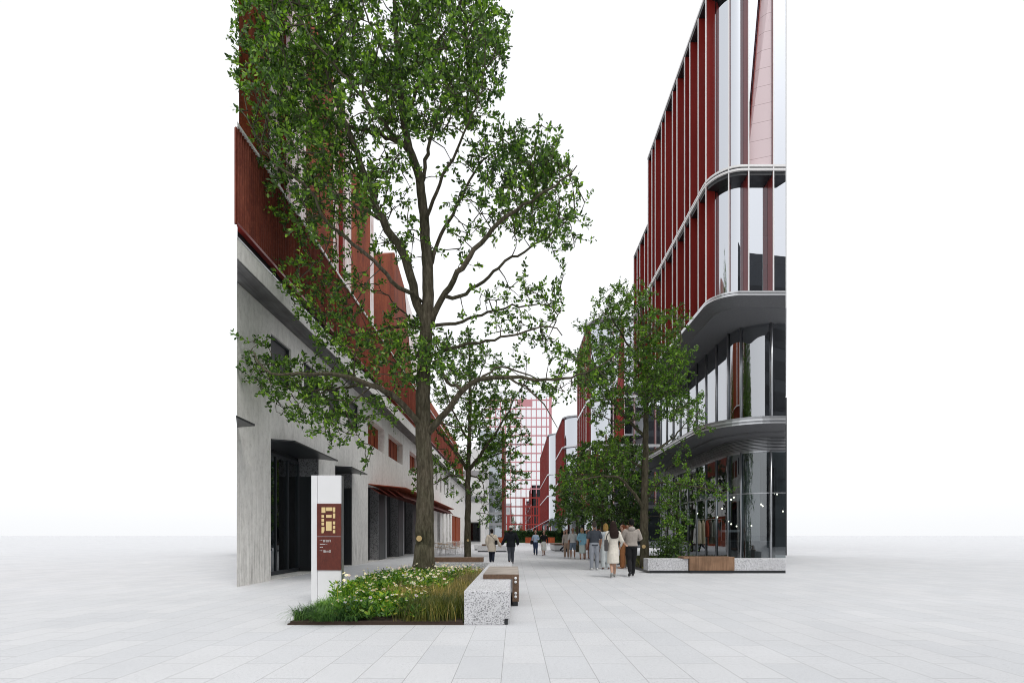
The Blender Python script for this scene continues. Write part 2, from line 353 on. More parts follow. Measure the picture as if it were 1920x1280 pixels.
mb=MB(); mb.prism([(-6.43,11.745),(-6.43,72),(-6.52,72),(-6.52,11.9)],8.2,8.24); mb.build('cornice_cap',M['silver'],B)
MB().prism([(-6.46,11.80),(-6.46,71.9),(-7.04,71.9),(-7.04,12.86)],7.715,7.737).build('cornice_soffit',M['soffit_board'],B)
mb=MB(); mb.prism([(-6.62,12.1),(-6.62,64),(-7.6,64),(-7.6,13.87)],8.2,8.7); mb.build('shadow_gap',M['black'],B)
# corten screen of fine vertical ribs
line=[]; y=11.87; k=0
while y<64: line.append((-6.5-(.06 if k%4 in(1,2) else 0),y)); y+=(.012 if k%2 else .04) if k<900 else .12; k+=1
mb=MB(); mb.sheet(line,8.62,10.88); mb.sheet([(p[0]-.03,p[1]) for p in reversed(line)],8.62,10.88); mb.build('ribbed_screen',M['corten_screen'],B)
mb=MB(); mb.prism([(-6.47,11.82),(-6.47,64),(-6.6,64),(-6.6,12.07)],8.55,8.62); mb.build('screen_rail',M['red2'],B)
mb=MB(); mb.prism([(-6.47,11.82),(-6.47,64),(-6.6,64),(-6.6,12.07)],10.88,10.95); mb.build('screen_rail',M['white_trim'],B)
for yy in (15.2,18.4,22.3,26.6,31.2,36,42,50,58): MB().box(-6.62,-6.47,yy,yy+.07,8.62,10.88).build('screen_post',M['corten'],B)
# recessed upper facade
def upbody(y0,y1,z1,x=-7.25): return [(x,y0),(x,y1),(-15,y1),(-15,y0)]
mb=MB(); mb.prism([(-7.3,13.45),(-7.3,21.7),(-11,24),(-11,20.4)],8.2,19); mb.prism([(-7.3,21.7),(-7.3,25.2),(-11,28),(-11,24)],8.2,17); mb.build('upper_wall',M['corten'],B)
panels=[('r',12.9,14.05),('p',14.1,15.15),('t',15.2,15.5),('p',15.55,17.0),('r',17.05,19.0),('p',19.05,20.15),('t',20.2,20.45),('p',20.5,21.7),('r',21.75,23.85),('p',23.9,25.15)]
for kk,a,b in panels:
    z1=19.1 if b<21.71 else 17.1
    mb=MB()
    if kk=='r':
        x1=-7.02; mb.prism([(x1,a),(-6.8,b),(-7.35,b),(-7.35,max(a+.3,13.55))],8.25,z1); mb.build('corten_panel',M['corten'],B)
    elif kk=='p':
        mb.prism([(-7.08,a),(-7.0,b),(-7.35,b),(-7.35,a)],8.25,z1); mb.build('pale_panel',M['pale'],B)
    else:
        mb.box(-7.3,-6.85,a,b,8.25,z1+.02); mb.build('corten_post',M['red2'],B)
# folded corten box further along, its roof edge sloping down
mb=MB()
def fold(pts_lo,pts_hi,mi=0):
    n=len(pts_lo); mb.add(pts_lo+pts_hi,[(i,(i+1)%n,n+(i+1)%n,n+i) for i in range(n)]+[tuple(range(n,2*n))],mi)
fold([(-7.0,25.2,8.25),(-6.55,27.6,8.25),(-6.55,36.2,8.25),(-11,36.2,8.25),(-11,25.2,8.25)],[(-7.0,25.2,15.2),(-6.55,27.6,16.7),(-6.55,36.2,14.4),(-11,36.2,14.4),(-11,25.2,15.2)])
mb.build('folded_volume',M['corten'],B)
mb=MB(); mb.add([(-6.53,30.0,16.0),(-6.53,36.3,14.4),(-6.5,36.3,9.5),(-6.53,32.0,12.0)],[(0,3,2,1)])
mb.add([(-6.56,30.0,16.0),(-6.56,36.3,14.4),(-6.56,36.3,9.5),(-6.56,32.0,12.0)],[(0,1,2,3)]); mb.build('folded_facet',M['pale'],B)
mb=MB(); mb.prism([(-7.1,36.2),(-7.1,64),(-12,64),(-12,36.2)],8.25,12.6); mb.build('low_roof_volume',M['corten'],B)
# windows
for (a,b,c,d) in wins:
    mb=MB(); e=.05; X=XW-.06
    for q in ((a,a+e,c,d),(b-e,b,c,d),(a+e,b-e,c,c+e),(a+e,b-e,d-e,d)): mb.box(X-.1,X,*q)
    wf=mb.build('window',M['frame'],B); p=MB(); p.box(X-.07,X-.05,a+e,b-e,c+e,d-e); p.build('pane',M['black'],wf)
for (a,b,c,d) in redw:
    mb=MB(); mb.box(XW-.4,XW-.36,a,b,c,d); wf=mb.build('red_recess',M['corten'],B); wf['label']='rust red recessed window panel'
    for i in range(4): MB().box(XW-.36,XW-.33,a+(b-a)*i/4+.02,a+(b-a)*i/4+.06,c,d).build('rib',M['corten_screen'],wf)
for (a,b,c,d) in slits:
    mb=MB(); mb.box(XW-.25,XW-.2,a,b,c,d); mb.build('slit_window',M['darkglass'],B)
# door bays
def glazing(a,b,c,d,X,n,name='door_glazing'):
    mb=MB(); e=.06
    mb.box(X-.06,X,a,b,c,c+.12); mb.box(X-.06,X,a,b,d-.1,d)
    for i in range(n+1):
        yy=a+(b-a-e)*i/n; mb.box(X-.08,X+.02,yy,yy+e,c+.12,d-.1)
    fr=mb.build(name,M['frame'],B); p=MB(); p.box(X-.04,X-.02,a,b,c+.1,d-.08); p.build('pane',M['shopglass'],fr)
glazing(14.66,18.24,.03,3.95,XW-.70,4); glazing(19.91,21.99,.03,4.0,XW-.70,2)
for (a,b,z) in ((14.65,18.25,4.11),(19.9,22.0,4.05)):
    MB().box(XW-.72,XW-.02,b-.05,b-.002,.02,z-.7).build('door_jamb',M['black'],B)
    MB().box(XW-.72,XW-.02,b-.05,b-.002,z-.7,z-.02).build('jamb_head',M['terrazzo_dark'],B)
for (a,b,z) in ((14.65,18.25,4.10),(19.9,22.0,4.04)):
    mb=MB(); mb.prism([(XW-.7,a+.01),(XW,a+.01),(XW+.58,a+.25),(XW+.50,b+.55),(XW,b+.02),(XW,b-.01),(XW-.7,b-.01)],z-.05,z-.005); mb.build('door_hood',M['black'],B)
mb=MB(); mb.prism([(XW+.0,12.87),(XW+.56,11.8),(XW+.52,12.74),(XW+.0,12.9)],4.05,4.1); mb.build('door_hood',M['black'],B)
# arcade under the corten canopy
y=26.5
while y<43:
    mb=MB(); mb.box(XW-.45,XW-.03,y,y+1.2,.02,3.8); mb.build('door_leaf',M['black'],B)
    mb=MB(); mb.box(XW-.2,XW+.0,y+1.2,y+1.44,.02,3.78); mb.build('jamb_post',M['alu'],B)
    mb=MB(); mb.box(XW-.5,XW-.05,y-.12,y-.01,.02,3.8); mb.build('granite_reveal',M['terrazzo_dark'],B)
    y+=4.4
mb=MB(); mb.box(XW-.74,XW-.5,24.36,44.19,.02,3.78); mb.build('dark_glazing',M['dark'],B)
cp=thing('corten_canopy','folded rust red steel canopy over the arcade doors','canopy',(XW,35,3.6))
for k in range(4):
    xa=XW+.02+k*.30; ya=24.6+k*.42; yb=49.3-k*.42
    mb=MB(); v=[(xa,ya,3.62),(xa+.36,ya+.5,3.36-.03*k),(xa+.36,yb-.5,3.36-.03*k),(xa,yb,3.62)]
    mb.add(v+[(a,b,c+.035) for a,b,c in v],[(0,3,2,1),(4,5,6,7),(0,1,5,4),(1,2,6,5),(2,3,7,6),(3,0,4,7)]); mb.build('canopy_blade',M['corten_sign'],cp)
mb=MB(); mb.prism([(XW,24.45),(-5.66,26.36),(-5.70,47.7),(XW,49.6)],3.76,3.80); mb.build('canopy_edge',M['corten'],cp)
for i,(a,b,c,d) in enumerate(farw[:4]):
    mb=MB(); mb.box(XW-.4,XW-.36,a,b,c,d); mb.build('dark_glazing',M['darkglass'],B)
mb=MB(); mb.box(XW-.3,XW-.15,57,61.4,.02,3.6); mb.box(XW-.3,XW-.05,61.6,66,.02,3.6); mb.build('corten_gate',M['corten'],B)
# low wing across the end of the concrete building
W=thing('concrete_wing','pale concrete wing with one square window at the end of the left building','building',(-5.6,74,0))
mb=MB(); mb.prism([(-9,72.05),(-4.25,72.05),(-4.25,84),(-9,84)],0,13.5); mb.build('wall',M['lightwall'],W)
mb=MB(); mb.box(-7.25,-4.85,71.9,72.04,.45,3.2); wf=mb.build('window',M['frame'],W); p=MB(); p.box(-7.1,-5.0,71.87,71.89,.6,3.05); p.build('pane',M['darkglass'],wf)
for z in (6.2,9.8): MB().box(-9.1,-4.15,71.9,72.04,z,z+.7).build('floor_band',M['alu'],W)
G=thing('grey_glass_building','grey glass building with dark floors behind the left trees','building',(-3.8,92,0))
mb=MB(); mb.prism([(-6.2,90.5),(-2.3,90.5),(-2.3,104),(-6.2,104)],0,20); mb.build('body',M['lightwall'],G)
mb=MB(); mb.box(-6.2,-2.3,90.2,90.25,.1,20); mb.build('glass_wall',M['greyglass'],G)
for z in (3.1,5.0,9.2,13.4,17.6): MB().box(-6.25,-2.25,90.0,90.18,z,z+.45).build('floor_band',M['alu'],G)
mb=MB(); mb.box(-2.29,-1.85,89.9,104,0,20.4); mb.build('red_pier',M['corten_sign'],G)
mb=MB(); mb.box(-6.32,-6.21,90,90.4,0,20.3); mb.build('corner_post',M['black'],G)

# ------------------------------------------------------------------ right red-fin building
X0,Y0,YE=7.87,20.0,33.6
def outline(d,R,ye=YE,close=True,n=14):
    x,y=X0+d,Y0+d; pts=[(x,ye)]
    for i in range(n+1):
        a=PI+PI/2*i/n; pts.append((x+R+R*math.cos(a),y+R+R*math.sin(a)))
    pts.append((SR*y,y))
    if close: pts.append((SR*ye,ye))
    return pts
R=thing('red_fin_building','tall glass building with red vertical fins and rounded corner over a shopfront','building',(9.5,26,0))
def slab(name,z0,z1,d,Rr,mat,ye=YE): return MB().prism(outline(d,Rr,ye),z0,z1).build(name,mat,R)
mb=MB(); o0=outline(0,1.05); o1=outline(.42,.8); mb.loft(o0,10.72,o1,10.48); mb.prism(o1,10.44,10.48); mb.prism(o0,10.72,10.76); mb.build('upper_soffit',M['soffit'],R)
slab('slab_edge',10.76,10.84,-.03,1.08,M['silver']); slab('slab_edge',10.84,10.88,.05,1.0,M['frame']); slab('slab_edge',10.88,10.95,.0,1.05,M['silver'])
slab('middle_slab',15.70,15.78,-.02,1.22,M['white_trim']); slab('middle_slab',15.78,15.86,.05,1.15,M['frame']); slab('middle_slab',15.86,15.94,0,1.2,M['white_trim'])
slab('middle_soffit',15.55,15.70,.06,1.14,M['black'])
slab('roof_slab',23.45,23.6,.03,1.2,M['black'],30.1); slab('roof_edge',23.6,23.72,0,1.2,M['white_trim'],30.1)
mb=MB(); mb.prism([(X0+.03,30.12),(X0+.03,YE),(SR*YE,YE),(SR*30.12,30.12)],19.6,19.72); mb.build('roof_slab',M['black'],R)
mb=MB(); mb.prism([(X0,30.13),(X0,YE+.03),(SR*YE,YE+.03),(SR*30.13,30.13)],19.72,19.8); mb.build('roof_edge',M['white_trim'],R)
mb=MB(); mb.sheet(outline(.43,.85,YE,False),10.95,15.55); mb.build('glass_wall',M['upglass'],R,True)
mb=MB(); mb.sheet(outline(.43,.85,30.1,False),15.94,23.45); mb.build('glass_wall',M['upglass'],R,True)
mb=MB(); mb.sheet([(X0+.43,YE),(X0+.43,30.1)],15.94,19.6); mb.build('glass_wall',M['upglass'],R)
mb=MB(); mb.prism(outline(2.6,.5,30.0),10.96,23.4); mb.build('dark_infill',M['dark'],R)  # dark box added inside to stop light leaking through the storeys
mb=MB(); mb.prism(outline(.7,.7,29.9),19.5,19.75); mb.prism(outline(.7,.7,YE-.1),13.4,13.5); mb.build('inner_floor',M['lightwall'],R)
# blinds behind the coated glass
mb=MB(); mb.sheet(outline(.9,.6,30,False),19.8,22.9); mb.sheet(outline(.9,.6,30,False),16.3,19.4); mb.build('blind',M['lightwall'],R)
def fin(p,nrm,zs,z1):
    nrm=Vector(nrm).normalized(); t=Vector((-nrm.y,nrm.x)); w=.022
    a=Vector(p)+nrm*-.03; b=Vector(p)+nrm*-.42
    mb=MB(); mb.prism([a+t*w,b+t*w,b-t*w,a-t*w],zs,z1); f=mb.build('fin',M['red'],R)
    mb=MB(); c=Vector(p)+nrm*.008; w2=.0225; mb.prism([c+t*w2,a+t*w2,a-t*w2,c-t*w2],zs,z1); mb.build('edge_strip',M['white_trim'],f)
for yy in (29.95,29.1,28.4,27.2,26.5,25.3,24.6,23.5,22.8,21.75): fin((X0,yy),(-1,0),10.95,23.45)
for yy in (33.5,32.6,31.9,30.75): fin((X0,yy),(-1,0),10.95,19.6)
Rc=1.2
for a in (12,62): 
    n_=(-math.cos(math.radians(a)),-math.sin(math.radians(a))); fin((X0+Rc+Rc*n_[0],Y0+Rc+Rc*n_[1]),n_,10.95,23.45)
for xx in (9.24,10.22): fin((xx,Y0),(0,-1),10.95,23.45)
# slanting folded red panel between two front fins
mb=MB(); q=[(9.30,20.36,16.0),(10.18,20.08,16.0),(10.18,20.08,23.4),(9.92,20.36,23.4)]
mb.add(q+[(x,y+.03,z) for x,y,z in q],[(0,1,2,3),(7,6,5,4),(0,4,5,1),(1,5,6,2),(2,6,7,3),(3,7,4,0)]); mb.build('folded_panel',M['pinkpanel'],R)
mb=MB(); mb.tube([(9.30,20.33,16.0),(9.92,20.33,23.4)],.03,6); mb.build('panel_edge',M['red2'],R)
mb=MB(); q=[(X0+.05,22.9,11.2),(X0+.40,23.4,11.2),(X0+.4,22.95,15.5)]; mb.add(q,[(0,1,2)]); mb.build('folded_panel',M['red2'],R)
# second storey, set back
mb=MB(); mb.sheet(outline(1.83,1.4,YE,False),6.05,10.46); mb.build('shop_glass',M['midglass'],R,True)
mb=MB(); mb.band(outline(1.74,1.49,YE,False),-.06,6.05,6.42); mb.build('upstand',M['steel'],R)
def mull(p,z0,z1,r,name,mat): MB().tube([(p[0],p[1],z0),(p[0],p[1],z1)],r,8).build(name,mat,R,True)
my=[21.9+1.32*i for i in range(9)]
xm=X0+1.80
mps=[(xm,yy+1.1) for yy in my]+[(X0+3.2-1.4*math.cos(A_)-0,Y0+3.2-1.4*math.sin(A_)) for A_ in (math.radians(38),)]
for p in mps: mull(p,6.06,10.45,.045,'mullion',M['alu'])
mull((11.05,21.8),6.06,10.45,.06,'mullion',M['alu'])
# canopy between the shop storeys
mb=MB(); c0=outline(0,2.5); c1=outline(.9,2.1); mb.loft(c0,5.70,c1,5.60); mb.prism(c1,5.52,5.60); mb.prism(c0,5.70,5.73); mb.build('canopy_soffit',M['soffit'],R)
slab('canopy_edge',5.73,5.78,-.03,2.53,M['silver']); slab('canopy_edge',5.78,5.86,.04,2.46,M['steel']); slab('canopy_edge',5.86,5.93,-.0,2.5,M['silver']); slab('canopy_deck',5.93,6.05,.1,2.4,M['steel'])
mb=MB()
for i in range(9):
    z=4.98+i*.062; mb.band(outline(1.72+.02*(i%2),1.6,YE,False),.06,z,z+.036)
mb.build('louvre',M['steel'],R)
mb=MB(); mb.sheet(outline(1.80,1.5,YE,False),4.95,5.6); mb.build('louvre_back',M['black'],R)
mb=MB(); mb.sheet(outline(1.83,1.5,YE,False),.06,4.95); mb.build('shop_glass',M['shopglass'],R,True)
mb=MB(); mb.band(outline(1.77,1.56,YE,False),.1,4.9,4.97); mb.band(outline(1.79,1.54,YE,False),.07,3.11,3.16); mb.band(outline(1.79,1.54,YE,False),.08,.0,.1); mb.build('transom',M['alu'],R)
for p in mps: mull(p,.05,4.95,.04,'mullion',M['alu'])
mull((11.02,21.8),.05,4.95,.055,'mullion',M['alu'])
# interiors
mb=MB(); mb.prism(outline(1.9,1.5),-.02,.02); mb.build('shop_floor',M['terrazzo_dark'],R)
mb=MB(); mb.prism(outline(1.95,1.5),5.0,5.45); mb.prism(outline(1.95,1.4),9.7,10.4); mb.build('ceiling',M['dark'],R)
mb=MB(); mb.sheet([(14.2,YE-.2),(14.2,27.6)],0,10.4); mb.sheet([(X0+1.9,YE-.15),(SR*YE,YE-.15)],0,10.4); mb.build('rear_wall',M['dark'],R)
mb=MB(); mb.prism([(11.5,25.2),(12.2,25.2),(12.2,25.8),(11.5,25.8)],0,5); mb.build('column',M['soffit'],R)
mb=MB(); mb.box(10.6,13.4,29,29.3,3.3,3.7); mb.box(10.6,13.8,29.0,29.2,1.5,1.62); mb.build('bulkhead',M['steel'],R)
mb=MB(); mb.prism([(SR*20.5,20.5),(SR*33.5,33.5),(SR*33.5+.04,33.5),(SR*20.5+.04,20.5)],10.5,23.4); mb.build('end_wall',M['lightwall'],R)
# pendant lamps in the shop
lp=[(1371,936,23.6),(1376,932,24.6),(1427,945,22.9),(1430,948,23.2),(1457,926,23.5),(1452,924,24.4),(1354,953,25),(1308,962,28),(1345,969,26),(1366,977,26),(1371,982,25.5),(1381,986,25.2),(1409,985,24),(1468,958,24),(1446,960,24.6),(1395,986,26)]
for i,(a,b,Y) in enumerate(lp):
    p=at(a,b,Y); L=thing('pendant_lamp','bare glowing bulb on a black cord inside the corner shop','lamp',p,0,'pendant bulbs in the corner shop')
    MB().ball(p,.03,.03,.038,10,8).build('bulb',M['bulb'],L,True)
    MB().tube([p+Vector((0,0,.05)),p+Vector((0,0,.17))],[.04,.03],8).build('socket',M['black'],L)
    MB().tube([p+Vector((0,0,.17)),(p.x,p.y,4.99)],.008,5).build('cord',M['black'],L)
# clothes rack and counters in the shop
ck=thing('clothes_rack','clothes rail of cream and orange garments inside the shop','clothes rack',at(1330,1040,25.5)+Vector((0,0,-.8)))
b=root_loc(ck); b.z=.02; ck.location=b
mb=MB(); mb.tube([b+Vector((-.6,0,2.1)),b+Vector((.6,0,2.1))],.02,6)
for s in (-.6,.6): mb.tube([b+Vector((s,0,0)),b+Vector((s,0,2.1))],.02,6); mb.tube([b+Vector((s,-.3,.02)),b+Vector((s,.3,.02))],.02,6)
mb.build('rail',M['alu'],ck)
cc=[(.62,.58,.45),(.55,.5,.36),(.34,.08,.05),(.3,.28,.25),(.6,.6,.58),(.12,.13,.15)]
for i,c in enumerate(cc):
    mb=MB(); x=b.x-.5+i*.19; l=1.15 if i<2 else .8
    mb.cap_tube([(x,b.y,b.z+2.02),(x,b.y,b.z+1.85),(x,b.y,b.z+2.05-l)],[(.03,.1),(.045,.24),(.055,.28)],8); mb.build('garment',cloth('garment_cloth',c),ck,True)
for (x,y,wd,lab) in ((10.9,25.6,1.3,'long dark shop counter behind the corner glass'),(11.7,24.6,1.2,'dark display table at the right end of the shop')):
    k=thing('shop_counter',lab,'counter',(x,y,.02)); mb=MB(); mb.box(x-wd/2,x+wd/2,y-.3,y+.3,.1,1.0); mb.box(x-wd/2+.05,x+wd/2-.05,y-.25,y+.25,.02,.1); mb.build('body',M['black'],k)
    MB().box(x-wd/2-.05,x+wd/2+.05,y-.35,y+.35,1.0,1.05).build('counter_top',M['frame'],k)

ob=thing('office_block','dark office block across the square, mirrored in the corner glass','building',(31,-25,0))
MB().box(12,60,-36,-15,0,32).build('body',M['frame'],ob)
mb=MB()
for i in range(8): mb.box(12.6,59.4,-14.98,-14.9,1.2+i*3.6,3.3+i*3.6)
mb.build('window_bands',M['dark'],ob)
# ------------------------------------------------------------------ further red buildings down the street
def row_building(label,x0,y0,y1,z1,xr,Rr,seed,canopy=True):
    o=thing('red_fin_building',label,'building',((x0+xr)/2,(y0+y1)/2,0),0)
    rs=random.Random(seed); n=10
    def ol(d):
        pts=[(x0+d,y1)]
        for i in range(n+1):
            a=PI+PI/2*i/n; pts.append((x0+d+Rr+Rr*math.cos(a),y0+d+Rr+Rr*math.sin(a)))
        return pts+[(xr,y0+d),(xr,y1)]
    MB().prism(ol(1.0),0,z1-.3).build('dark_infill',M['dark'],o)
    MB().sheet(ol(.35)[:-1],4.6,z1-.2).build('glass_wall',M['upglass'],o,True)
    MB().prism(ol(.0),z1-.2,z1).build('roof_edge',M['steel'],o)
    for z in (10.6,15.7):
        if z<z1-3: MB().band(ol(-.02)[:-1],.4,z,z+.25).build('slab_edge',M['silver'],o)
    fb=MB(); tb=MB(); y=y1-.05; k=0
    while y>y0+Rr+.2:
        fb.box(x0+.02,x0+.4,y-.03,y+.03,4.6,z1-.2)
        if y0<60: tb.box(x0-.0,x0+.02,y-.02,y+.02,4.6,z1-.2)
        y-=(.7,1.2)[k%2]*1.0; k+=1
    x=x0+Rr+.3
    while x<xr: fb.box(x-.04,x+.04,y0+.02,y0+.36,4.6,z1-.2); tb.box(x-.015,x+.015,y0-.02,y0+.02,4.6,z1-.2); x+=1.1
    fb.build('fins',M['red'],o); tb.build('fin_edges',M['white_trim'],o)
    mb=MB(); xa=x0+Rr+.4
    for i in range(2):
        a=xa+i*5.5; mb.add([(a,y0+.2,11.2),(a+1.0,y0+.12,11.2),(a+.9,y0+.2,z1-.4),(a+.7,y0+.24,z1-.4)],[(0,1,2,3)])
    mb.build('folded_panels',M['red2'],o)
    MB().prism(ol(.9),4.2,4.6).build('canopy_soffit',M['soffit'],o)
    MB().sheet(ol(.95)[:-1],.05,4.2).build('shop_glass',M['shopglass'],o,True)
    return o
row_building('red finned building second along the right side, behind the bushy trees',7.87,53,64,24.2,24,2.2,1)
row_building('red finned building with a silver rounded corner, third along the right side',7.87,82,98,20.8,26,2.4,2)
row_building('farthest red finned building, beside the pink gridded tower',7.87,119,158,25.4,26,3.0,3)
mb=MB(); v=[(8.5,112,5.4),(3.6,116,2.7),(3.6,128,2.7),(8.5,132,5.4),(8.5,112,5.25),(3.6,116,2.6),(3.6,128,2.6),(8.5,132,5.25)]
mb.add(v,[(0,1,2,3),(7,6,5,4),(0,4,5,1),(1,5,6,2),(2,6,7,3),(3,7,4,0)])
cn=thing('glass_canopy','sloping grey glass canopy at the foot of the farthest red building','canopy',(6,122,0)); mb.build('roof_sheet',M['greyglass'],cn)
mb=MB(); [mb.tube([(4.2,y,0),(4.2,y,2.9)],.08,6) for y in (117,122,127)]; mb.build('posts',M['alu'],cn)

# ------------------------------------------------------------------ tower at the end of the street
T=thing('gridded_tower','tall pale tower with a pink square window grid closing the street','tower',(2,212,0)); TY=200.0
xl,xr=-11.5,14.6; zt=57.8
MB().prism([(xl,TY+.9),(xr,TY+.9),(xr,TY+24),(xl,TY+24)],0,zt).build('body',M['lightwall'],T)
mb=MB(); gx=[-12+2.02*i+.35 for i in range(14)]; gx=[x for x in gx if xl-.1<x<xr-.5]
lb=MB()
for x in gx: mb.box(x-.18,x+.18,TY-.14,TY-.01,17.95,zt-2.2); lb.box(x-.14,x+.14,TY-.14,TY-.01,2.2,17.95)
z=2.2
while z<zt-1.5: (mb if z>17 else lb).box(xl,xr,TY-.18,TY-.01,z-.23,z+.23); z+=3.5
mb.box(xr-1.0,xr,TY-.2,TY-.01,17.9,zt); mb.box(1.0,7.0,TY-.16,TY-.01,zt-5.6,zt-3.2)
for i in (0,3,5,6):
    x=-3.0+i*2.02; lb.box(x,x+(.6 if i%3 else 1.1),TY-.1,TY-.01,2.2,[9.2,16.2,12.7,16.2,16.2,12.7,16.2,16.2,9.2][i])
mb.build('window_grid',M['pinkframe'],T); lb.build('lower_reflection_grid',M['red2'],T)  # lower bars darker red: the street's reflection painted into the frame colour
MB().box(xl,xr+.02,TY,TY+.03,2.2,zt).build('glass_skin',M['towerglass'],T)
MB().box(xr-.01,xr+.05,TY+.05,TY+24,0,zt+.2).build('side_wall',M['red2'],T)
MB().box(xl,xr,TY-.3,TY+.1,zt,zt+.5).build('roof_edge',M['lightwall'],T)
# hedge and red planters in front of it
def leaves_mesh(name,P,Dn,size,mat,parent=None,wid=.45,off=(0,0,0),fold=.0):
    """P (n,3) base points, Dn (n,3) directions: one leaf each"""
    n=len(P); D=Dn/np.linalg.norm(Dn,axis=1,keepdims=True)
    rnd=rng.normal(size=(n,3)); S=np.cross(D,rnd); S/=np.linalg.norm(S,axis=1,keepdims=True)+1e-9
    L=size[:,None]; W=L*wid*.5
    V=np.empty((n,6,3),dtype=np.float32); P=P-np.array(off)
    V[:,0]=P; V[:,1]=P+D*L*.35+S*W; V[:,2]=P+D*L*.72+S*W*.85; V[:,3]=P+D*L; V[:,4]=P+D*L*.72-S*W*.85; V[:,5]=P+D*L*.35-S*W
    return poly_mesh(name,V,mat,parent)
def poly_mesh(name,V,mat,parent=None):
    n,k,_=V.shape; me=bpy.data.meshes.new(name)
    me.vertices.add(n*k); me.vertices.foreach_set('co',V.reshape(-1).astype(np.float32))
    me.loops.add(n*k); me.loops.foreach_set('vertex_index',np.arange(n*k,dtype=np.int32))
    me.polygons.add(n); me.polygons.foreach_set('loop_start',np.arange(0,n*k,k,dtype=np.int32))
    me.update(calc_edges=True); me.validate()
    me.materials.append(mat); o=bpy.data.objects.new(name,me); C.objects.link(o)
    if parent is not None: o.parent=parent
    return o
H=thing('clipped_hedge','clipped dark green hedge across the far end of the street','hedge',(3,91,0))
n=9000; P=np.stack([rng.uniform(-2.2,8.8,n),rng.uniform(90,91.6,n),rng.uniform(.3,2.15,n)],1); P[:n//2,1]=90+rng.uniform(0,.15,n//2)
leaves_mesh('foliage',P,rng.normal(size=(n,3))+np.array([0,-.5,.3]),rng.uniform(.14,.26,n),M['hedge'],H,.6,(3,91,0))
MB().box(-2.1,8.7,90.15,91.5,.02,2.0).build('dense_core',M['leaf3'],H)
for i,(a,b2) in enumerate(((926,944),(985,1001),(1021,1040))):
    x0=(a-CX)*86/F; x1=(b2-CX)*86/F; lab=['red steel planter box standing behind the couple','red steel planter box behind the two walking women','red steel planter box near the far right benches'][i]
    k=thing('red_planter',lab,'planter',((x0+x1)/2,86.4,0)); mb=MB(); mb.box(x0,x1,86,87,0.02,.95); mb.box(x0-.03,x1+.03,85.97,87.03,.95,1.0); mb.build('box',M['corten'],k)
    MB().box(x0+.05,x1-.05,86.06,86.94,1.0,1.02).build('soil',M['soil'],k)

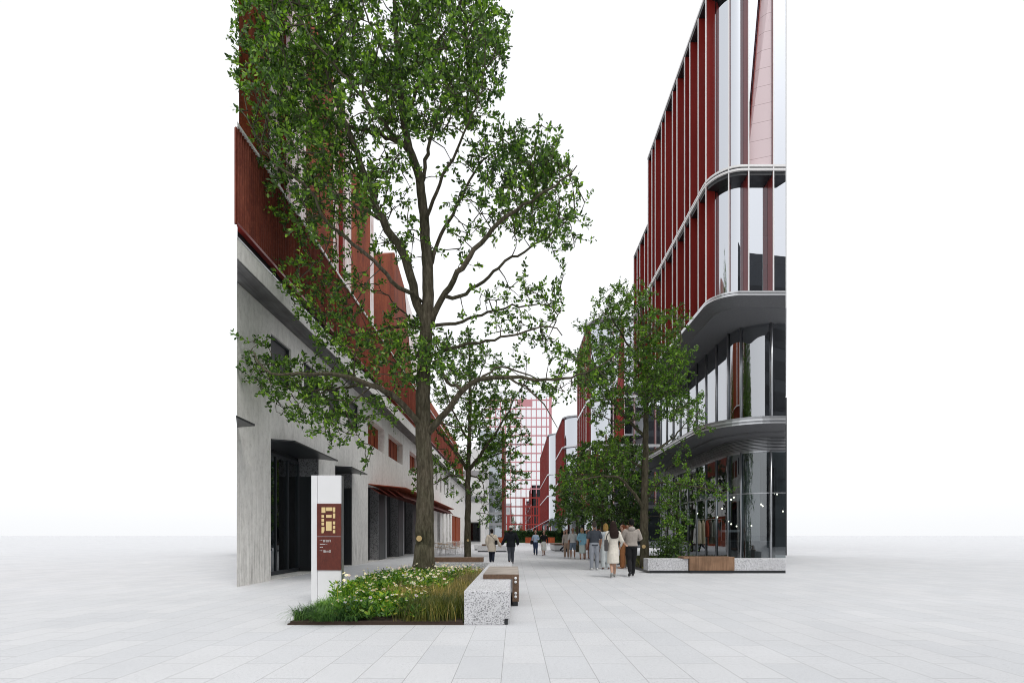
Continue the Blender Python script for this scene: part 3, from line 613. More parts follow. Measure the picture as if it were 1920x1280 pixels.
# ------------------------------------------------------------------ trees
def catmull(pts,step):
    pts=[Vector(p) for p in pts]; P=[pts[0]*2-pts[1]]+pts+[pts[-1]*2-pts[-2]]; out=[]
    for i in range(1,len(P)-2):
        n=max(1,int((P[i+1]-P[i]).length/step))
        for j in range(n):
            t=j/n; a,b,c,d=P[i-1],P[i],P[i+1],P[i+2]
            out.append(.5*((2*b)+(c-a)*t+(2*a-5*b+4*c-d)*t*t+(3*b-a-3*c+d)*t*t*t))
    out.append(pts[-1]); return out
class Tree:
    def __init__(s,name,label,base,Y,group,leafmat,leaf=.1,step=.18):
        s.root=thing(name,label,'tree',base,0,group); s.Y=Y; s.mb=MB(); s.nodes=[]; s.rad=[]; s.leafmat=leafmat; s.leaf=leaf; s.step=step
        s.LP=[];s.LD=[];s.LS=[]
    def limb(s,pxs,r0,r1,n=8,wig=.02,power=1.0):
        """pxs: (px,py,dy) stations"""
        pts=[at(p[0],p[1],s.Y+(p[2] if len(p)>2 else 0)) for p in pxs]
        s.limb3(pts,r0,r1,n,wig,power)
    def limb3(s,pts,r0,r1,n=8,wig=.02,power=1.0):
        pts=catmull(pts,s.step); k=len(pts)
        pts=[p+Vector(rng.normal(size=3))*wig*(0 if i==0 else 1) for i,p in enumerate(pts)]
        rr=[r0+(r1-r0)*(i/max(1,k-1))**power for i in range(k)]
        s.mb.tube(pts,rr,n); s.nodes+=pts; s.rad+=rr
    def fill(s,blobs,depth,cov=1.0,per=22,twig=.42,droop=-.1,maxlen=2.2):
        ppm=F/s.Y; la=(s.leaf*ppm)**2*.45*.7*.6
        pts=[]
        for bl in blobs:
            px,py,rx,ry=bl[:4]; c=bl[4] if len(bl)>4 else 1.0; dc=bl[5] if len(bl)>5 else 0; rd=bl[6] if len(bl)>6 else depth
            n=max(2,int(round(c*cov*PI*rx*ry/(la*per))))
            u=rng.normal(size=(n,3)); u/=np.linalg.norm(u,axis=1,keepdims=True); u*=rng.uniform(.25,1,(n,1))**.45
            for a in u: pts.append(at(px+a[0]*rx,py+a[2]*ry,s.Y+dc+a[1]*rd))
        pts=np.array([tuple(p) for p in pts]); NN=[tuple(p) for p in s.nodes]; cap=len(NN)+len(pts)*5
        A=np.empty((cap,3)); A[:len(NN)]=NN; k=len(NN)
        d=np.array([np.min(np.sum((A[:k]-p)**2,1)) for p in pts]); order=np.argsort(d)
        for i in order:
            p=pts[i]; j=int(np.argmin(np.sum((A[:k]-p)**2,1))); q=A[j]; v=p-q; L=np.linalg.norm(v)
            if L<1e-3: continue
            if L>.12:
                mid=q+v*.5+np.array([0,0,.06*L])+rng.normal(size=3)*.05*L
                r0=min(.011+.009*L,.03)
                s.mb.tube([q,mid,p],[r0,r0*.75,r0*.45],4,0,False)
                A[k]=q+v*.33; A[k+1]=mid; A[k+2]=p; k+=3
            dr=v/L*.7+rng.normal(size=3)*.5+np.array([0,0,.1]); dr/=np.linalg.norm(dr)
            tl=twig*rng.uniform(.6,1.2); end=p+dr*tl+np.array([0,0,droop*tl])
            s.mb.tube([p,end],[.006,.003],3,0,False)
            m=int(per*rng.uniform(.7,1.3)); t=rng.uniform(.0,1.0,m)[:,None]
            base=p+(end-p)*t+rng.normal(size=(m,3))*.03
            dd=dr*.6+rng.normal(size=(m,3))*.75+np.array([0,0,.12]); s.LP.append(base); s.LD.append(dd); s.LS.append(s.leaf*rng.uniform(.65,1.25,m))
    def finish(s):
        off=root_loc(s.root); tr=s.mb.build('trunk',M['bark'],s.root,True)
        P=np.concatenate(s.LP); D=np.concatenate(s.LD); S=np.concatenate(s.LS)
        leaves_mesh('crown',P,D,S,s.leafmat,s.root,.48,tuple(off)); return s.root,len(P)

# --- big tree in the near flower bed
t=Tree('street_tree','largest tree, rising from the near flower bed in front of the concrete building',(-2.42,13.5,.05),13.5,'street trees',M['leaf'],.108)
t.limb([(794,1085),(795,1062),(796,1000),(797,900),(794,800),(794,700),(799,620),(803,540),(798,460),(795,400),(786,335),(771,290),(757,230,.2),(750,150,.3),(742,60,.3),(738,-60,.2),(735,-120,.2)],.27,.03,14,.008,.85)
t.mb.tube([at(794,1090,13.5),at(794.5,1072,13.5),at(795,1050,13.5),at(796,1020,13.5)],[.40,.34,.285,.255],14)
L=t.limb
L([(797,604),(783,570,-.1),(770,520,-.3),(758,485,-.4),(735,445,-.6),(716,412,-.7),(674,302,-.6),(645,226,-.4),(615,144,-.2),(596,30,0),(585,-50,0)],.12,.02)
L([(790,566,-.1),(776,552,-.3),(746,538,-.6),(700,490,-1),(650,450,-1.3),(610,415,-1.5),(579,354,-1.6),(510,300,-1.6),(455,210,-1.4)],.055,.012)
L([(793,622),(743,572,.4),(722,551,.6),(700,545,.8)],.03,.012)
L([(795,618),(760,612,.3),(684,623,.9),(632,630,1.2),(600,600,1.4)],.045,.012)
L([(797,815),(779,785,-.2),(743,748,-.5),(707,725,-.8),(632,703,-1.2),(563,699,-1.4),(510,699,-1.5),(470,660,-1.5)],.10,.015)
L([(715,727,-.7),(674,722,-.2),(612,731,.1),(530,725,.3),(490,700,.3)],.045,.012)
L([(700,722,-.8),(650,770,-.5),(680,830,-.4)],.02,.008)
L([(799,815),(842,764,-.2),(871,728,-.4),(898,713,-.6),(960,706,-.8),(1040,712,-.9),(1110,695,-.9),(1160,662,-.9)],.105,.012,10,.02,.7)
L([(866,732,-.4),(838,716,-.1),(827,690,.1),(830,655,.3),(826,640,.3)],.05,.015)
L([(955,708,-.8),(985,725,-.8),(1012,748,-.8),(1045,800,-.8)],.03,.008)
L([(898,713,-.6),(930,690,-.3),(985,700,-.2),(1060,735,-.1)],.03,.01)
L([(807,610),(820,573,-.2),(842,538,-.5),(865,502,-.8),(880,480,-.9),(914,439,-1),(960,400,-1.1),(1030,355,-1.1),(1085,312,-1.1)],.085,.012)
L([(835,555,-.4),(875,550,-.1),(934,502,.1),(960,482,.2),(1020,450,.3),(1075,400,.4)],.05,.012)
L([(800,614),(868,601,.4),(947,577,.8),(1010,572,1.0),(1055,580,1)],.05,.012)
L([(803,672),(825,659,-.1),(875,646,-.4),(953,630,-.7),(1030,610,-.9),(1055,628,-.9)],.05,.012)
L([(800,525),(810,489,.1),(825,443,.2),(848,400,.2),(880,340,.1),(905,300,0),(960,270,0)],.065,.015)
L([(756,270),(700,250,.5),(640,235,.9),(570,215,1.2),(490,160,1.3)],.06,.015)
L([(790,345),(815,230,.5),(850,150,.9),(905,80,1.1)],.055,.012)
L([(757,230,.2),(800,120,-.5),(850,30,-.9),(880,-40,-1)],.05,.012)
L([(770,290,0),(720,230,-1.0),(660,160,-1.6),(590,80,-1.9),(540,0,-2)],.05,.012)
L([(750,150,.3),(700,60,.8),(660,-60,1)],.04,.012)
L([(797,420),(830,330,-.9),(870,250,-1.5),(905,170,-1.7)],.05,.012)
L([(801,660),(740,680,.5),(690,650,1.0),(620,600,1.4)],.04,.01)
L([(716,412,-.7),(640,370,-.2),(560,330,.2),(500,260,.3)],.045,.012)
L([(812,790),(860,800,.6),(890,795,.9)],.03,.01)
up=[(560,60,115,110),(505,160,60,105),(700,55,140,110),(845,70,90,90),(880,185,50,55),(800,170,105,90),(655,180,125,90),(560,275,95,90),(705,290,80,55,.6),(640,372,85,68,.9),(562,392,48,48,.9),(490,60,45,90),
    (700,-70,220,70,.8),(550,-50,110,70,.8),(850,-40,80,60,.8),(905,60,45,55),(915,110,35,35)]
t.fill(up,2.6,1.6)
t.fill([(935,280,60,38,.9),(1000,272,45,42),(1035,300,32,32),(1050,375,52,58),(975,365,62,60,.8),(930,430,55,35,.35),(1050,445,38,35,.6),(895,320,35,30,.5),(985,320,65,45),(1005,410,60,55,.55),(930,380,60,60,.4)],1.5,1.4)
t.fill([(1000,545,55,35,.6),(1035,580,25,38,.7),(985,610,45,40,.45),(1005,648,38,16,.6),(1045,522,18,16,.6),(900,570,45,35,.25),(955,600,40,40,.4),(1040,620,20,25,.5)],1.0,1.1)
t.fill([(1000,722,70,22,.7),(1075,690,55,32,.9),(1140,660,40,22,.9),(1065,735,38,14,.7),(1110,720,40,25,.6),(960,690,40,20,.4)],.9,1.1)
t.fill([(520,705,60,42,.7),(480,660,28,28,.6),(570,748,68,40,.95),(640,790,60,36,1.0),(690,845,16,18,.9),(605,695,80,30,.5),(700,765,60,28,.6),(620,745,60,35,.7),(500,690,40,24,.8)],1.1,1.45)
t.fill([(560,520,40,45,.35),(610,560,50,45,.5),(590,475,60,45,.45),(650,620,70,40,.7),(700,645,75,40,.8),(780,645,65,40,1.0),(640,560,60,40,.4),(725,695,80,30,.8),(560,580,25,25,.5),(815,665,60,30,.9),(860,690,40,25,.5),(760,600,50,30,.4)],1.4,1.35)
t.fill([(845,470,50,60,.22),(720,350,70,40,.5),(870,400,60,50,.22),(740,420,40,50,.2),(850,330,50,40,.3),(690,500,60,60,.25),(760,430,50,70,.3)],1.6,1.15)
root,n=t.finish(); nl=n
kn=at(786,1009,13.24); mb=MB(); mb.tube([kn+Vector((.05,.2,0)),kn+Vector((0,0,0))],[.085,.085],16); mb.build('branch_stub',M['bark'],root)
mb=MB(); mb.tube([kn+Vector((0,-.001,0)),kn+Vector((-.002,-.012,0))],[.078,.074],20); mb.ball(kn+Vector((0,-.012,0)),.02,.006,.02,8,6); mb.build('pruning_cut',M['cutwood'],root)

# --- tree beyond it on the left
t=Tree('street_tree','slender tree standing alone in the paving behind the flower bed',(-2.76,29.8,0),29.8,'street trees',M['leaf2'],.15,.3); L=t.limb
L([(877,1047),(877,1000),(878,920),(878,868),(880,820),(882,740),(880,660),(878,610)],.21,.03,12,.015)
L([(878,885),(865,860),(835,825,.5),(815,800,1),(800,760,1.4)],.11,.02); L([(880,880),(900,855,-.3),(930,810,-.8),(955,770,-1.2),(965,740,-1.4)],.12,.02)
L([(881,800),(905,770,.6),(930,730,1)],.06,.02); L([(880,830),(850,770,-1),(830,710,-1.5)],.07,.02); L([(880,890),(905,905,-.8),(910,940,-1)],.05,.015)
L([(878,905),(850,890,-.6),(815,905,-1.2),(780,910,-1.5)],.06,.015); L([(890,862),(940,850,.5),(985,830,1)],.06,.015); L([(882,740),(905,690,.5),(915,650,.6)],.05,.015)
t.fill([(870,650,42,32,.9),(905,690,40,40,1),(850,720,60,50,.9),(925,790,45,55,1.1),(960,800,22,36,.8),(870,780,50,45,.5),(940,860,45,35,1.0),(905,850,40,45,.6),(975,900,22,22,.6),(985,830,14,12,.6),(840,860,45,32,.6),(805,885,35,25,.6),(785,912,22,14,.8),(860,910,40,25,.35),(920,920,40,35,.6),(905,965,18,22,.6),(930,745,35,25,.8),(835,800,35,35,.5)],2.2,1.4)
root,n=t.finish(); nl+=n
mb=MB(); c=Vector((-2.76+.03,29.58,1.02)); mb.tube([c,c+Vector((0,-.02,0))],[.07,.066],14); mb.build('pruning_cut',M['cutwood'],root)

# --- trees on the right
t=Tree('street_tree','tall tree in the right planter beside the standing group of people',(4.93,19.3,.05),19.3,'street trees',M['leaf2'],.10,.2); L=t.limb
L([(1208,1068),(1208,1000),(1209,900),(1211,800),(1211,720),(1207,640),(1203,580),(1200,535)],.185,.02,12,.01)
L([(1209,960),(1190,925,-.3),(1160,895,-.8),(1120,895,-1.2),(1075,900,-1.5)],.07,.015); L([(1211,820),(1180,790,.3),(1140,740,.8),(1115,690,1.1),(1105,630,1.2)],.07,.015)
L([(1211,935),(1240,905,-.4),(1290,910,-.8),(1340,920,-1)],.05,.015); L([(1211,760),(1240,720,-.5),(1270,660,-.8),(1280,600,-.9)],.06,.015); L([(1210,700),(1180,650,-.5),(1150,600,-.8),(1140,560,-.9)],.055,.012)
L([(1211,850),(1250,830,.4),(1290,790,.8),(1310,770,1)],.05,.012); L([(1210,880),(1170,860,.3),(1120,850,.6)],.05,.012); L([(1208,640),(1235,600,.4),(1250,580,.4)],.04,.012); L([(1211,780),(1160,790,-.8),(1110,770,-1.2)],.05,.012)
t.fill([(1160,575,40,40,.9),(1195,560,28,26,.8),(1120,615,32,32,.8),(1245,610,40,32,.9),(1275,605,12,18,.7),(1185,640,60,45,.9),(1115,680,35,45,.9),(1240,680,50,45,1),(1280,665,20,25,.7),(1170,720,65,45,1),(1100,725,25,30,.8),(1250,760,50,35,.8),(1300,765,22,28,.9),(1310,800,20,16,.7),(1150,780,55,30,.5),(1240,720,50,40,.9)],1.9,1.75)
t.fill([(1115,850,50,25,.6),(1110,905,55,32,.9),(1160,880,50,30,.9),(1070,900,25,25,.7),(1290,908,55,16,.9),(1345,922,22,10,.9),(1170,840,60,22,.7),(1250,930,30,20,.5),(1270,850,30,25,.5),(1255,965,25,45,.9),(1235,900,25,20,.7),(1275,985,14,25,.6)],1.5,1.5)
root,n=t.finish(); nl+=n
mb=MB(); c=at(1207,1024,19.12); mb.tube([c,c+Vector((0,-.02,0))],[.075,.07],14); mb.build('pruning_cut',M['cutwood'],root)
def small_tree(label,px,Y,base,limbs,blobs,leaf):
    t=Tree('street_tree',label,(at(px,1000,Y).x,Y,0),Y,'street trees',M['leaf3'],leaf,.35)
    for l in limbs: t.limb(*l)
    t.fill(blobs,2.2,1.45); r,n=t.finish(); return n
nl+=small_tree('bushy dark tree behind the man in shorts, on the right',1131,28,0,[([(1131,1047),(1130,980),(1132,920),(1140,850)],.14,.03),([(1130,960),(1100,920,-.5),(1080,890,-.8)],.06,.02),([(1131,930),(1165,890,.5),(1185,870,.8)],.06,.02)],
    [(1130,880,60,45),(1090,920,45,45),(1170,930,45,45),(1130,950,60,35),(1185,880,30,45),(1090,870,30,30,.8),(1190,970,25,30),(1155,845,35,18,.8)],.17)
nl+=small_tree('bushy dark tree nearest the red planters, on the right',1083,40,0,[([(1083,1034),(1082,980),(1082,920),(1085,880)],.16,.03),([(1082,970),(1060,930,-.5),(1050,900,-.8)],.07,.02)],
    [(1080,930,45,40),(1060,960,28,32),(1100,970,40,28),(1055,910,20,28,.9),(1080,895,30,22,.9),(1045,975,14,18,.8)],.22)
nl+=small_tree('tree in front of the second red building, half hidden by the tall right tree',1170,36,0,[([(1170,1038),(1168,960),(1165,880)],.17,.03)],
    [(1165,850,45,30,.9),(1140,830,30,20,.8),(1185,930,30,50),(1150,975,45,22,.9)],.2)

# ------------------------------------------------------------------ near flower bed, bench and its timber seats
bed=thing('flower_bed','rectangular soil bed of flowers and grasses around the largest tree','flower bed',(-2,11.4,0))
MB().box(-3.28,-.76,7.40,15.3,.0,.05).build('soil',M['soil'],bed)
mb=MB(); mb.box(-3.31,-.74,7.375,7.395,.0,.02); mb.box(-3.31,-3.285,7.40,15.3,0,.02); mb.build('steel_edging',M['soil'],bed)
gb=thing('granite_bench','long speckled white granite bench edging the flower bed','bench',(-.4,11.4,0))
mb=MB(); pr=[(-.737,0),(-.15,0),(-.15,.09),(-.07,.09),(-.07,.5),(-.737,.5)]; k=len(pr)
mb.add([(a,7.37,b) for a,b in pr]+[(a,15.35,b) for a,b in pr],[tuple(range(k)),tuple(range(2*k-1,k-1,-1))]+[(i,k+i,k+(i+1)%k,(i+1)%k) for i in range(k)]); o=mb.build('slab_seat',[M['granite']],gb,bevel=.012)
mb=MB(); mb.box(-3.0,-.739,15.0,15.35,.09,.5); mb.build('return_seat',M['granite'],gb,bevel=.012)
mb=MB(); mb.box(-.149,-.10,7.40,15.3,.0,.085); mb.build('recess_foot',M['black'],gb)
ws=thing('timber_seat','dark timber seat wrapped over the near end of the granite bench','seat',(-.25,10.4,.5))
mb=MB(); mb.box(-.578,.078,9.3,11.57,.503,.585); mb.box(-.045,.078,9.3,11.57,.09,.502); mb.build('plank_body',M['wood'],ws,bevel=.006)
mb=MB(); mb.box(-.572,.072,9.31,11.56,.586,.6); mb.build('seat_top',M['wood_top'],ws)
for z in (.52,.45,.245,.18):
    p=Vector((.018,9.298,z)); mb=MB(); mb.tube([p,p+Vector((0,-.012,0))],[.026,.024],14); mb.build('bolt',M['signwhite'],ws,True)
mb=MB(); mb.box(-.04,.06,9.36,11.5,.0,.088); mb.build('foot',M['black'],ws)
w2=thing('timber_seat','low timber seat along the back of the flower bed','seat',(-1.9,15.5,.5))
mb=MB(); mb.box(-2.75,-.95,15.2,15.62,.503,.64); mb.box(-2.75,-.95,15.38,15.62,.1,.5); mb.build('plank_body',M['wood'],w2,bevel=.006)
mb=MB(); mb.box(-2.7,-1.0,15.4,15.6,0,.1); mb.build('foot',M['black'],w2)

def blades(name,n,xy,hgt,lean,wid,mat,z0=.05,droop=.4,label=None,cat=None):
    """n grass blades, each an arching strip of four faces tapering to its tip"""
    x,y=xy; a=rng.uniform(0,2*PI,n); l=lean*rng.uniform(.25,1.25,n); w=wid*rng.uniform(.6,1.3,n)
    b=a+rng.normal(size=n)*.5+PI/2; rows=[]
    for t in (0,.3,.58,.82,1.0):
        px=x+np.cos(a)*l*t**1.6; py=y+np.sin(a)*l*t**1.6; pz=z0+hgt*(t-droop*np.minimum(1.2,l/hgt)*t**3)
        k=w*(1-.15*t-.8*t**3); rows.append((np.stack([px-np.cos(b)*k,py-np.sin(b)*k,pz],1),np.stack([px+np.cos(b)*k,py+np.sin(b)*k,pz],1)))
    V=np.stack([r for q in rows for r in q],1)                    # n,10,3
    me=bpy.data.meshes.new(name); me.vertices.add(n*10); me.vertices.foreach_set('co',V.reshape(-1).astype(np.float32))
    base=np.array([[2*i,2*i+1,2*i+3,2*i+2] for i in range(4)]).reshape(-1)
    idx=(np.arange(n)[:,None]*10+base[None]).reshape(-1).astype(np.int32)
    me.loops.add(len(idx)); me.loops.foreach_set('vertex_index',idx); me.polygons.add(n*4); me.polygons.foreach_set('loop_start',np.arange(0,len(idx),4,dtype=np.int32))
    me.update(calc_edges=True); me.materials.append(mat); o=bpy.data.objects.new(name,me); C.objects.link(o)
    if label: tag(o,label,cat,kind='stuff')
    return o
def clumps(n,k,x0,x1,y0,y1,s):
    cx=rng.uniform(x0,x1,k); cy=rng.uniform(y0,y1,k); i=rng.integers(0,k,n)
    return np.clip(cx[i]+rng.normal(size=n)*s,x0-.05,x1+.05),np.clip(cy[i]+rng.normal(size=n)*s,y0-.03,y1+.05)
# dark arching sedge at the near left corner
n=9500; x,y=clumps(n,60,-3.22,-2.35,7.42,9.2,.07)
blades('sedge_grass',n,(x,y),rng.uniform(.18,.34,n),.32,.0042,M['sedge'],.05,.75,'dark green arching sedge grass at the near left corner of the bed','grass')
n=5000; x,y=clumps(n,60,-3.22,-2.5,8.9,15,.1)
n=n; blades('meadow_grass',n,(x,y),rng.uniform(.25,.46,n),.16,.0035,M['herb'],.05,.4,'bright green grass along the left side of the bed','grass')
# olive and tan ornamental grass on the right
n=9000; x,y=clumps(n,80,-1.72,-.80,7.42,10.5,.11)
blades('ornamental_grass',n,(x,y),rng.uniform(.24,.42,n),.17,.0032,M['olive'],.05,.3,'olive ornamental grass at the near right of the bed','grass')
n=11000; x,y=clumps(n,110,-2.1,-.86,8.3,14.0,.16); x=np.minimum(x,-.84)
blades('feather_grass',n,(x,y),rng.uniform(.32,.50,n),.19,.0026,M['tan'],.05,.5,'dry tan feather grass in the right half of the bed','grass')
# leafy herb layer and daisies
def herb(n,x0,x1,y0,y1,h0,h1,s0,s1,k=170):
    cx=rng.uniform(x0,x1,k); cy=rng.uniform(y0,y1,k); ch=rng.uniform(h0,h1,k); i=rng.integers(0,k,n)
    z=rng.uniform(.15,1,n)**.7*ch[i]; r=.12*(1-.3*z/ch[i]); a=rng.uniform(0,2*PI,n)
    P=np.stack([cx[i]+np.cos(a)*r*rng.uniform(0,1,n),cy[i]+np.sin(a)*r*rng.uniform(0,1,n),.05+z],1); P[:,0]=np.clip(P[:,0],-3.3,-.78); P[:,1]=np.maximum(P[:,1],7.41)
    D=np.stack([np.cos(a),np.sin(a),rng.uniform(.1,1.2,n)],1); D[:,1]=np.where(P[:,1]<7.6,np.maximum(D[:,1],-.1),D[:,1])
    return P,D,rng.uniform(s0,s1,n),np.stack([cx,cy,ch+.05],1)
P1,D1,S1,c1=herb(16000,-2.62,-1.45,7.44,9.4,.13,.30,.045,.095,190); P2,D2,S2,c2=herb(24000,-3.2,-1.3,9.0,13.2,.24,.42,.045,.095,300); P3,D3,S3,c3=herb(8000,-3.0,-.95,12.8,14.9,.2,.34,.05,.1,130)
ho=leaves_mesh('flowering_herbs',np.concatenate([P1,P2,P3]),np.concatenate([D1,D2,D3]),np.concatenate([S1,S2,S3]),M['herb'],None,.34); tag(ho,'leafy bright green daisy foliage filling the bed','foliage',kind='stuff')
cen=np.concatenate([c1[:95],c2[:210],c3[:100]]); pet=[]; lil=[]; dk=MB(); st=MB()
for c in cen:
    for _ in range(1):
        p=c+np.array([rng.normal()*.1,rng.normal()*.1,rng.uniform(.06,.15)]); p[0]=min(max(p[0],-3.2),-.85); p[1]=max(p[1],7.42)
        nrm=np.array([rng.normal()*.35,-.3+rng.normal()*.35,1.0]); nrm/=np.linalg.norm(nrm); u=np.cross(nrm,[1,0,0]); u/=np.linalg.norm(u); v=np.cross(nrm,u); r=rng.uniform(.02,.037)
        q0=rng.random()<.35
        for q in range(9):
            a=2*PI*q/9+rng.normal()*.05; d=u*math.cos(a)+v*math.sin(a); s=-u*math.sin(a)+v*math.cos(a)
            (lil if q0 else pet).append([p+d*.006,p+d*r*.6+s*r*.24,p+d*r-nrm*.004+s*r*.1,p+d*r-nrm*.004-s*r*.1,p+d*r*.6-s*r*.24])
        dk.ball(tuple(p+nrm*.004),.009,.009,.006,6,4); st.tube([tuple(p),(c[0],c[1],.06)],.0025,3,0,False)
da=poly_mesh('daisies',np.array(pet),M['petal']); tag(da,'pale pink and white daisies above the bed foliage','flowers',kind='stuff')
poly_mesh('lilac_petals',np.array(lil),M['petal_lilac'],da); dk.build('flower_discs',M['disc'],da); st.build('stems',M['sedge'],da)

# ------------------------------------------------------------------ sign totem
s0=at(583,1130,9.6).x; s1=at(595,1130,9.6).x; s2=at(639,1130,9.6).x; YS=9.6; ZT=2.44
sg=thing('sign_totem','white upright street sign with rusty map plate beside the bed','sign',((s0+s2)/2,YS+.06,0))
MB().box(s1+.006,s2,YS,YS+.14,.0,ZT).build('body',M['signwhite'],sg,bevel=.004)
MB().box(s0,s1-.004,YS+.012,YS+.13,.0,ZT).build('side_slab',M['signwhite'],sg,bevel=.004)
MB().box(s1-.004,s1+.006,YS+.03,YS+.12,.0,ZT-.01).build('joint',M['frame'],sg)
MB().box(s2,s2+.012,YS+.01,YS+.13,.0,ZT-.004).build('edge_strip',M['alu'],sg)
def zx(u): return (560+u/4.414-CX)*YS/F
def zz(v): return EYE+(HY-(860+v/4.414))*YS/F
MB().box(zx(153),zx(353),YS-.012,YS-.001,zz(920),zz(370)).build('map_plate',M['corten_sign'],sg)
MB().box(zx(153),zx(353),YS-.0135,YS-.012,zz(643),zz(640)).build('plate_joint',M['alu'],sg)
mp=[(192,400,224,446),(230,400,281,430),(286,400,305,440),(286,450,305,490),(192,463,213,485),(230,462,275,486),(192,494,213,518),(192,525,213,549),(229,516,275,594),(286,516,305,541),(286,551,305,578),(286,587,305,613)]
mb=MB()
for a,b2,c,d in mp: mb.box(zx(a),zx(c),YS-.018,YS-.0125,zz(d),zz(b2))
q=[(192,563),(216,563),(216,592),(207,613),(192,613)]; k=len(q)
mb.add([(zx(a),YS-.018,zz(b2)) for a,b2 in q]+[(zx(a),YS-.0125,zz(b2)) for a,b2 in q],[tuple(range(k)),tuple(range(2*k-1,k-1,-1))]+[(i,k+i,k+(i+1)%k,(i+1)%k) for i in range(k)])
mb.build('map_blocks',M['gold'],sg)
mb=MB(); rs=random.Random(4)
def glyph(u,v,w_,h_):
    e=1.5
    for kx in range(3):
        if rs.random()<.8: mb.box(zx(u+kx*w_/2.4),zx(u+kx*w_/2.4+e),YS-.0155,YS-.0125,zz(v+h_),zz(v))
    for ky in range(3):
        if rs.random()<.8: mb.box(zx(u),zx(u+w_),YS-.0152,YS-.0125,zz(v+ky*h_/2.5+e),zz(v+ky*h_/2.5))
for v0,h_ in ((668,19),(754,18)):
    mb.box(zx(178),zx(181),YS-.0155,YS-.0125,zz(v0+5),zz(v0)); mb.box(zx(192),zx(197),YS-.0155,YS-.0125,zz(v0+6),zz(v0))
    for i in range(4): glyph(206+i*16.5,v0,12,h_)
for u in range(178,215,6): mb.box(zx(u),zx(u+4),YS-.0155,YS-.0125,zz(707),zz(702))
for u in (226,234): mb.box(zx(u),zx(u+4),YS-.0155,YS-.0125,zz(706),zz(702))
for u in (178,184,192,197): mb.box(zx(u),zx(u+4),YS-.0155,YS-.0125,zz(731),zz(726))
mb.build('lettering',M['ink'],sg)

# ------------------------------------------------------------------ right planter, benches
xe=17.5*SR
rp=thing('granite_planter','long speckled granite planter edge in front of the corner shop','planter',(7,18,0))
mb=MB(); mb.prism([(4.6,17.5),(6.0,17.5),(6.0,18.1),(4.6,18.1)],.09,.5); mb.build('seat_block',M['granite'],rp,bevel=.012)
mb=MB(); mb.prism([(7.57,17.5),(xe,17.5),(xe*18.1/17.5,18.1),(7.57,18.1)],.09,.5); mb.build('seat_block',M['granite'],rp,bevel=.012)
mb=MB(); mb.prism([(4.66,17.52),(SR*17.52,17.52),(SR*18,18),(4.66,18)],.0,.088); mb.build('plinth',M['black'],rp)
mb=MB(); mb.box(4.68,4.72,18.0,31,.0,.09); mb.build('steel_edging',M['black'],rp)
mb=MB(); mb.prism([(4.73,18.01),(9.5,18.01),(9.5,21),(8.9,31),(4.73,31)],.0,.07); mb.build('soil',M['soil'],rp)
n=9000; x=rng.uniform(4.75,8.6,n); y=rng.uniform(18.15,30.5,n); blades('ground_cover',n,(x,y),rng.uniform(.04,.12,n),.05,.008,M['olive'],.07,.4,'low olive ground cover in the right planter','ground cover')
n=1500; P=np.stack([rng.normal(6.0,.33,n),rng.normal(19.6,.3,n),rng.uniform(.1,1.2,n)],1); 
sh=thing('leafy_shrub','dark glossy shrub growing between the right tree and the shop glass','shrub',(6.0,19.6,.07))
leaves_mesh('foliage',P,rng.normal(size=(n,3))+np.array([0,0,.4]),rng.uniform(.08,.14,n),M['leaf3'],sh,.45,(6.0,19.6,.07))
mb=MB(); [mb.tube([(6.0,19.6,.06),(6+rng.normal()*.1,19.6+rng.normal()*.1,.6),(6+rng.normal()*.3,19.6+rng.normal()*.25,1.3)],[.02,.012,.006],5) for _ in range(9)]; mb.build('stems',M['bark'],sh)
ts=thing('timber_seat','warm timber seat let into the right granite planter edge','seat',(6.75,17.7,.09))
mb=MB(); mb.box(6.02,7.57,17.44,18.08,.10,.565); mb.build('plank_body',M['wood_v'],ts,bevel=.006); mb=MB(); mb.box(5.82,6.018,17.46,18.08,.503,.565); mb.build('overhang',M['wood_v'],ts,bevel=.004)
mb=MB(); mb.box(6.05,7.5,17.47,17.5,.0,.1); mb.build('foot',M['black'],ts)
def far_bench(x0,x1,y0,y1,lab,wood=None):
    o=thing('granite_bench',lab,'bench',((x0+x1)/2,(y0+y1)/2,0)); MB().box(x0,x1,y0,y1,.09,.5).build('slab_seat',M['granite_top'],o,bevel=.012); MB().box(x0+.04,x1-.04,y0+.04,y1-.04,0,.088).build('plinth',M['black'],o)
    if wood: MB().box(wood[0],wood[1],y0-.02,y1+.02,.503,.62).build('timber_top',M['wood'],o)
far_bench(-2.95,-.6,40,40.7,'grey granite bench behind the woman in the beige jacket',(-2.6,-1.7))
far_bench(-3.6,-2.2,45,45.7,'grey granite bench farther back beside the slender tree')
far_bench(3.3,4.4,42,47,'dark edged granite bench beside the bald man in a suit',(3.3,4.35))
far_bench(4.1,4.66,23,28,'granite bench along the street edge of the right planter',(4.08,4.7))

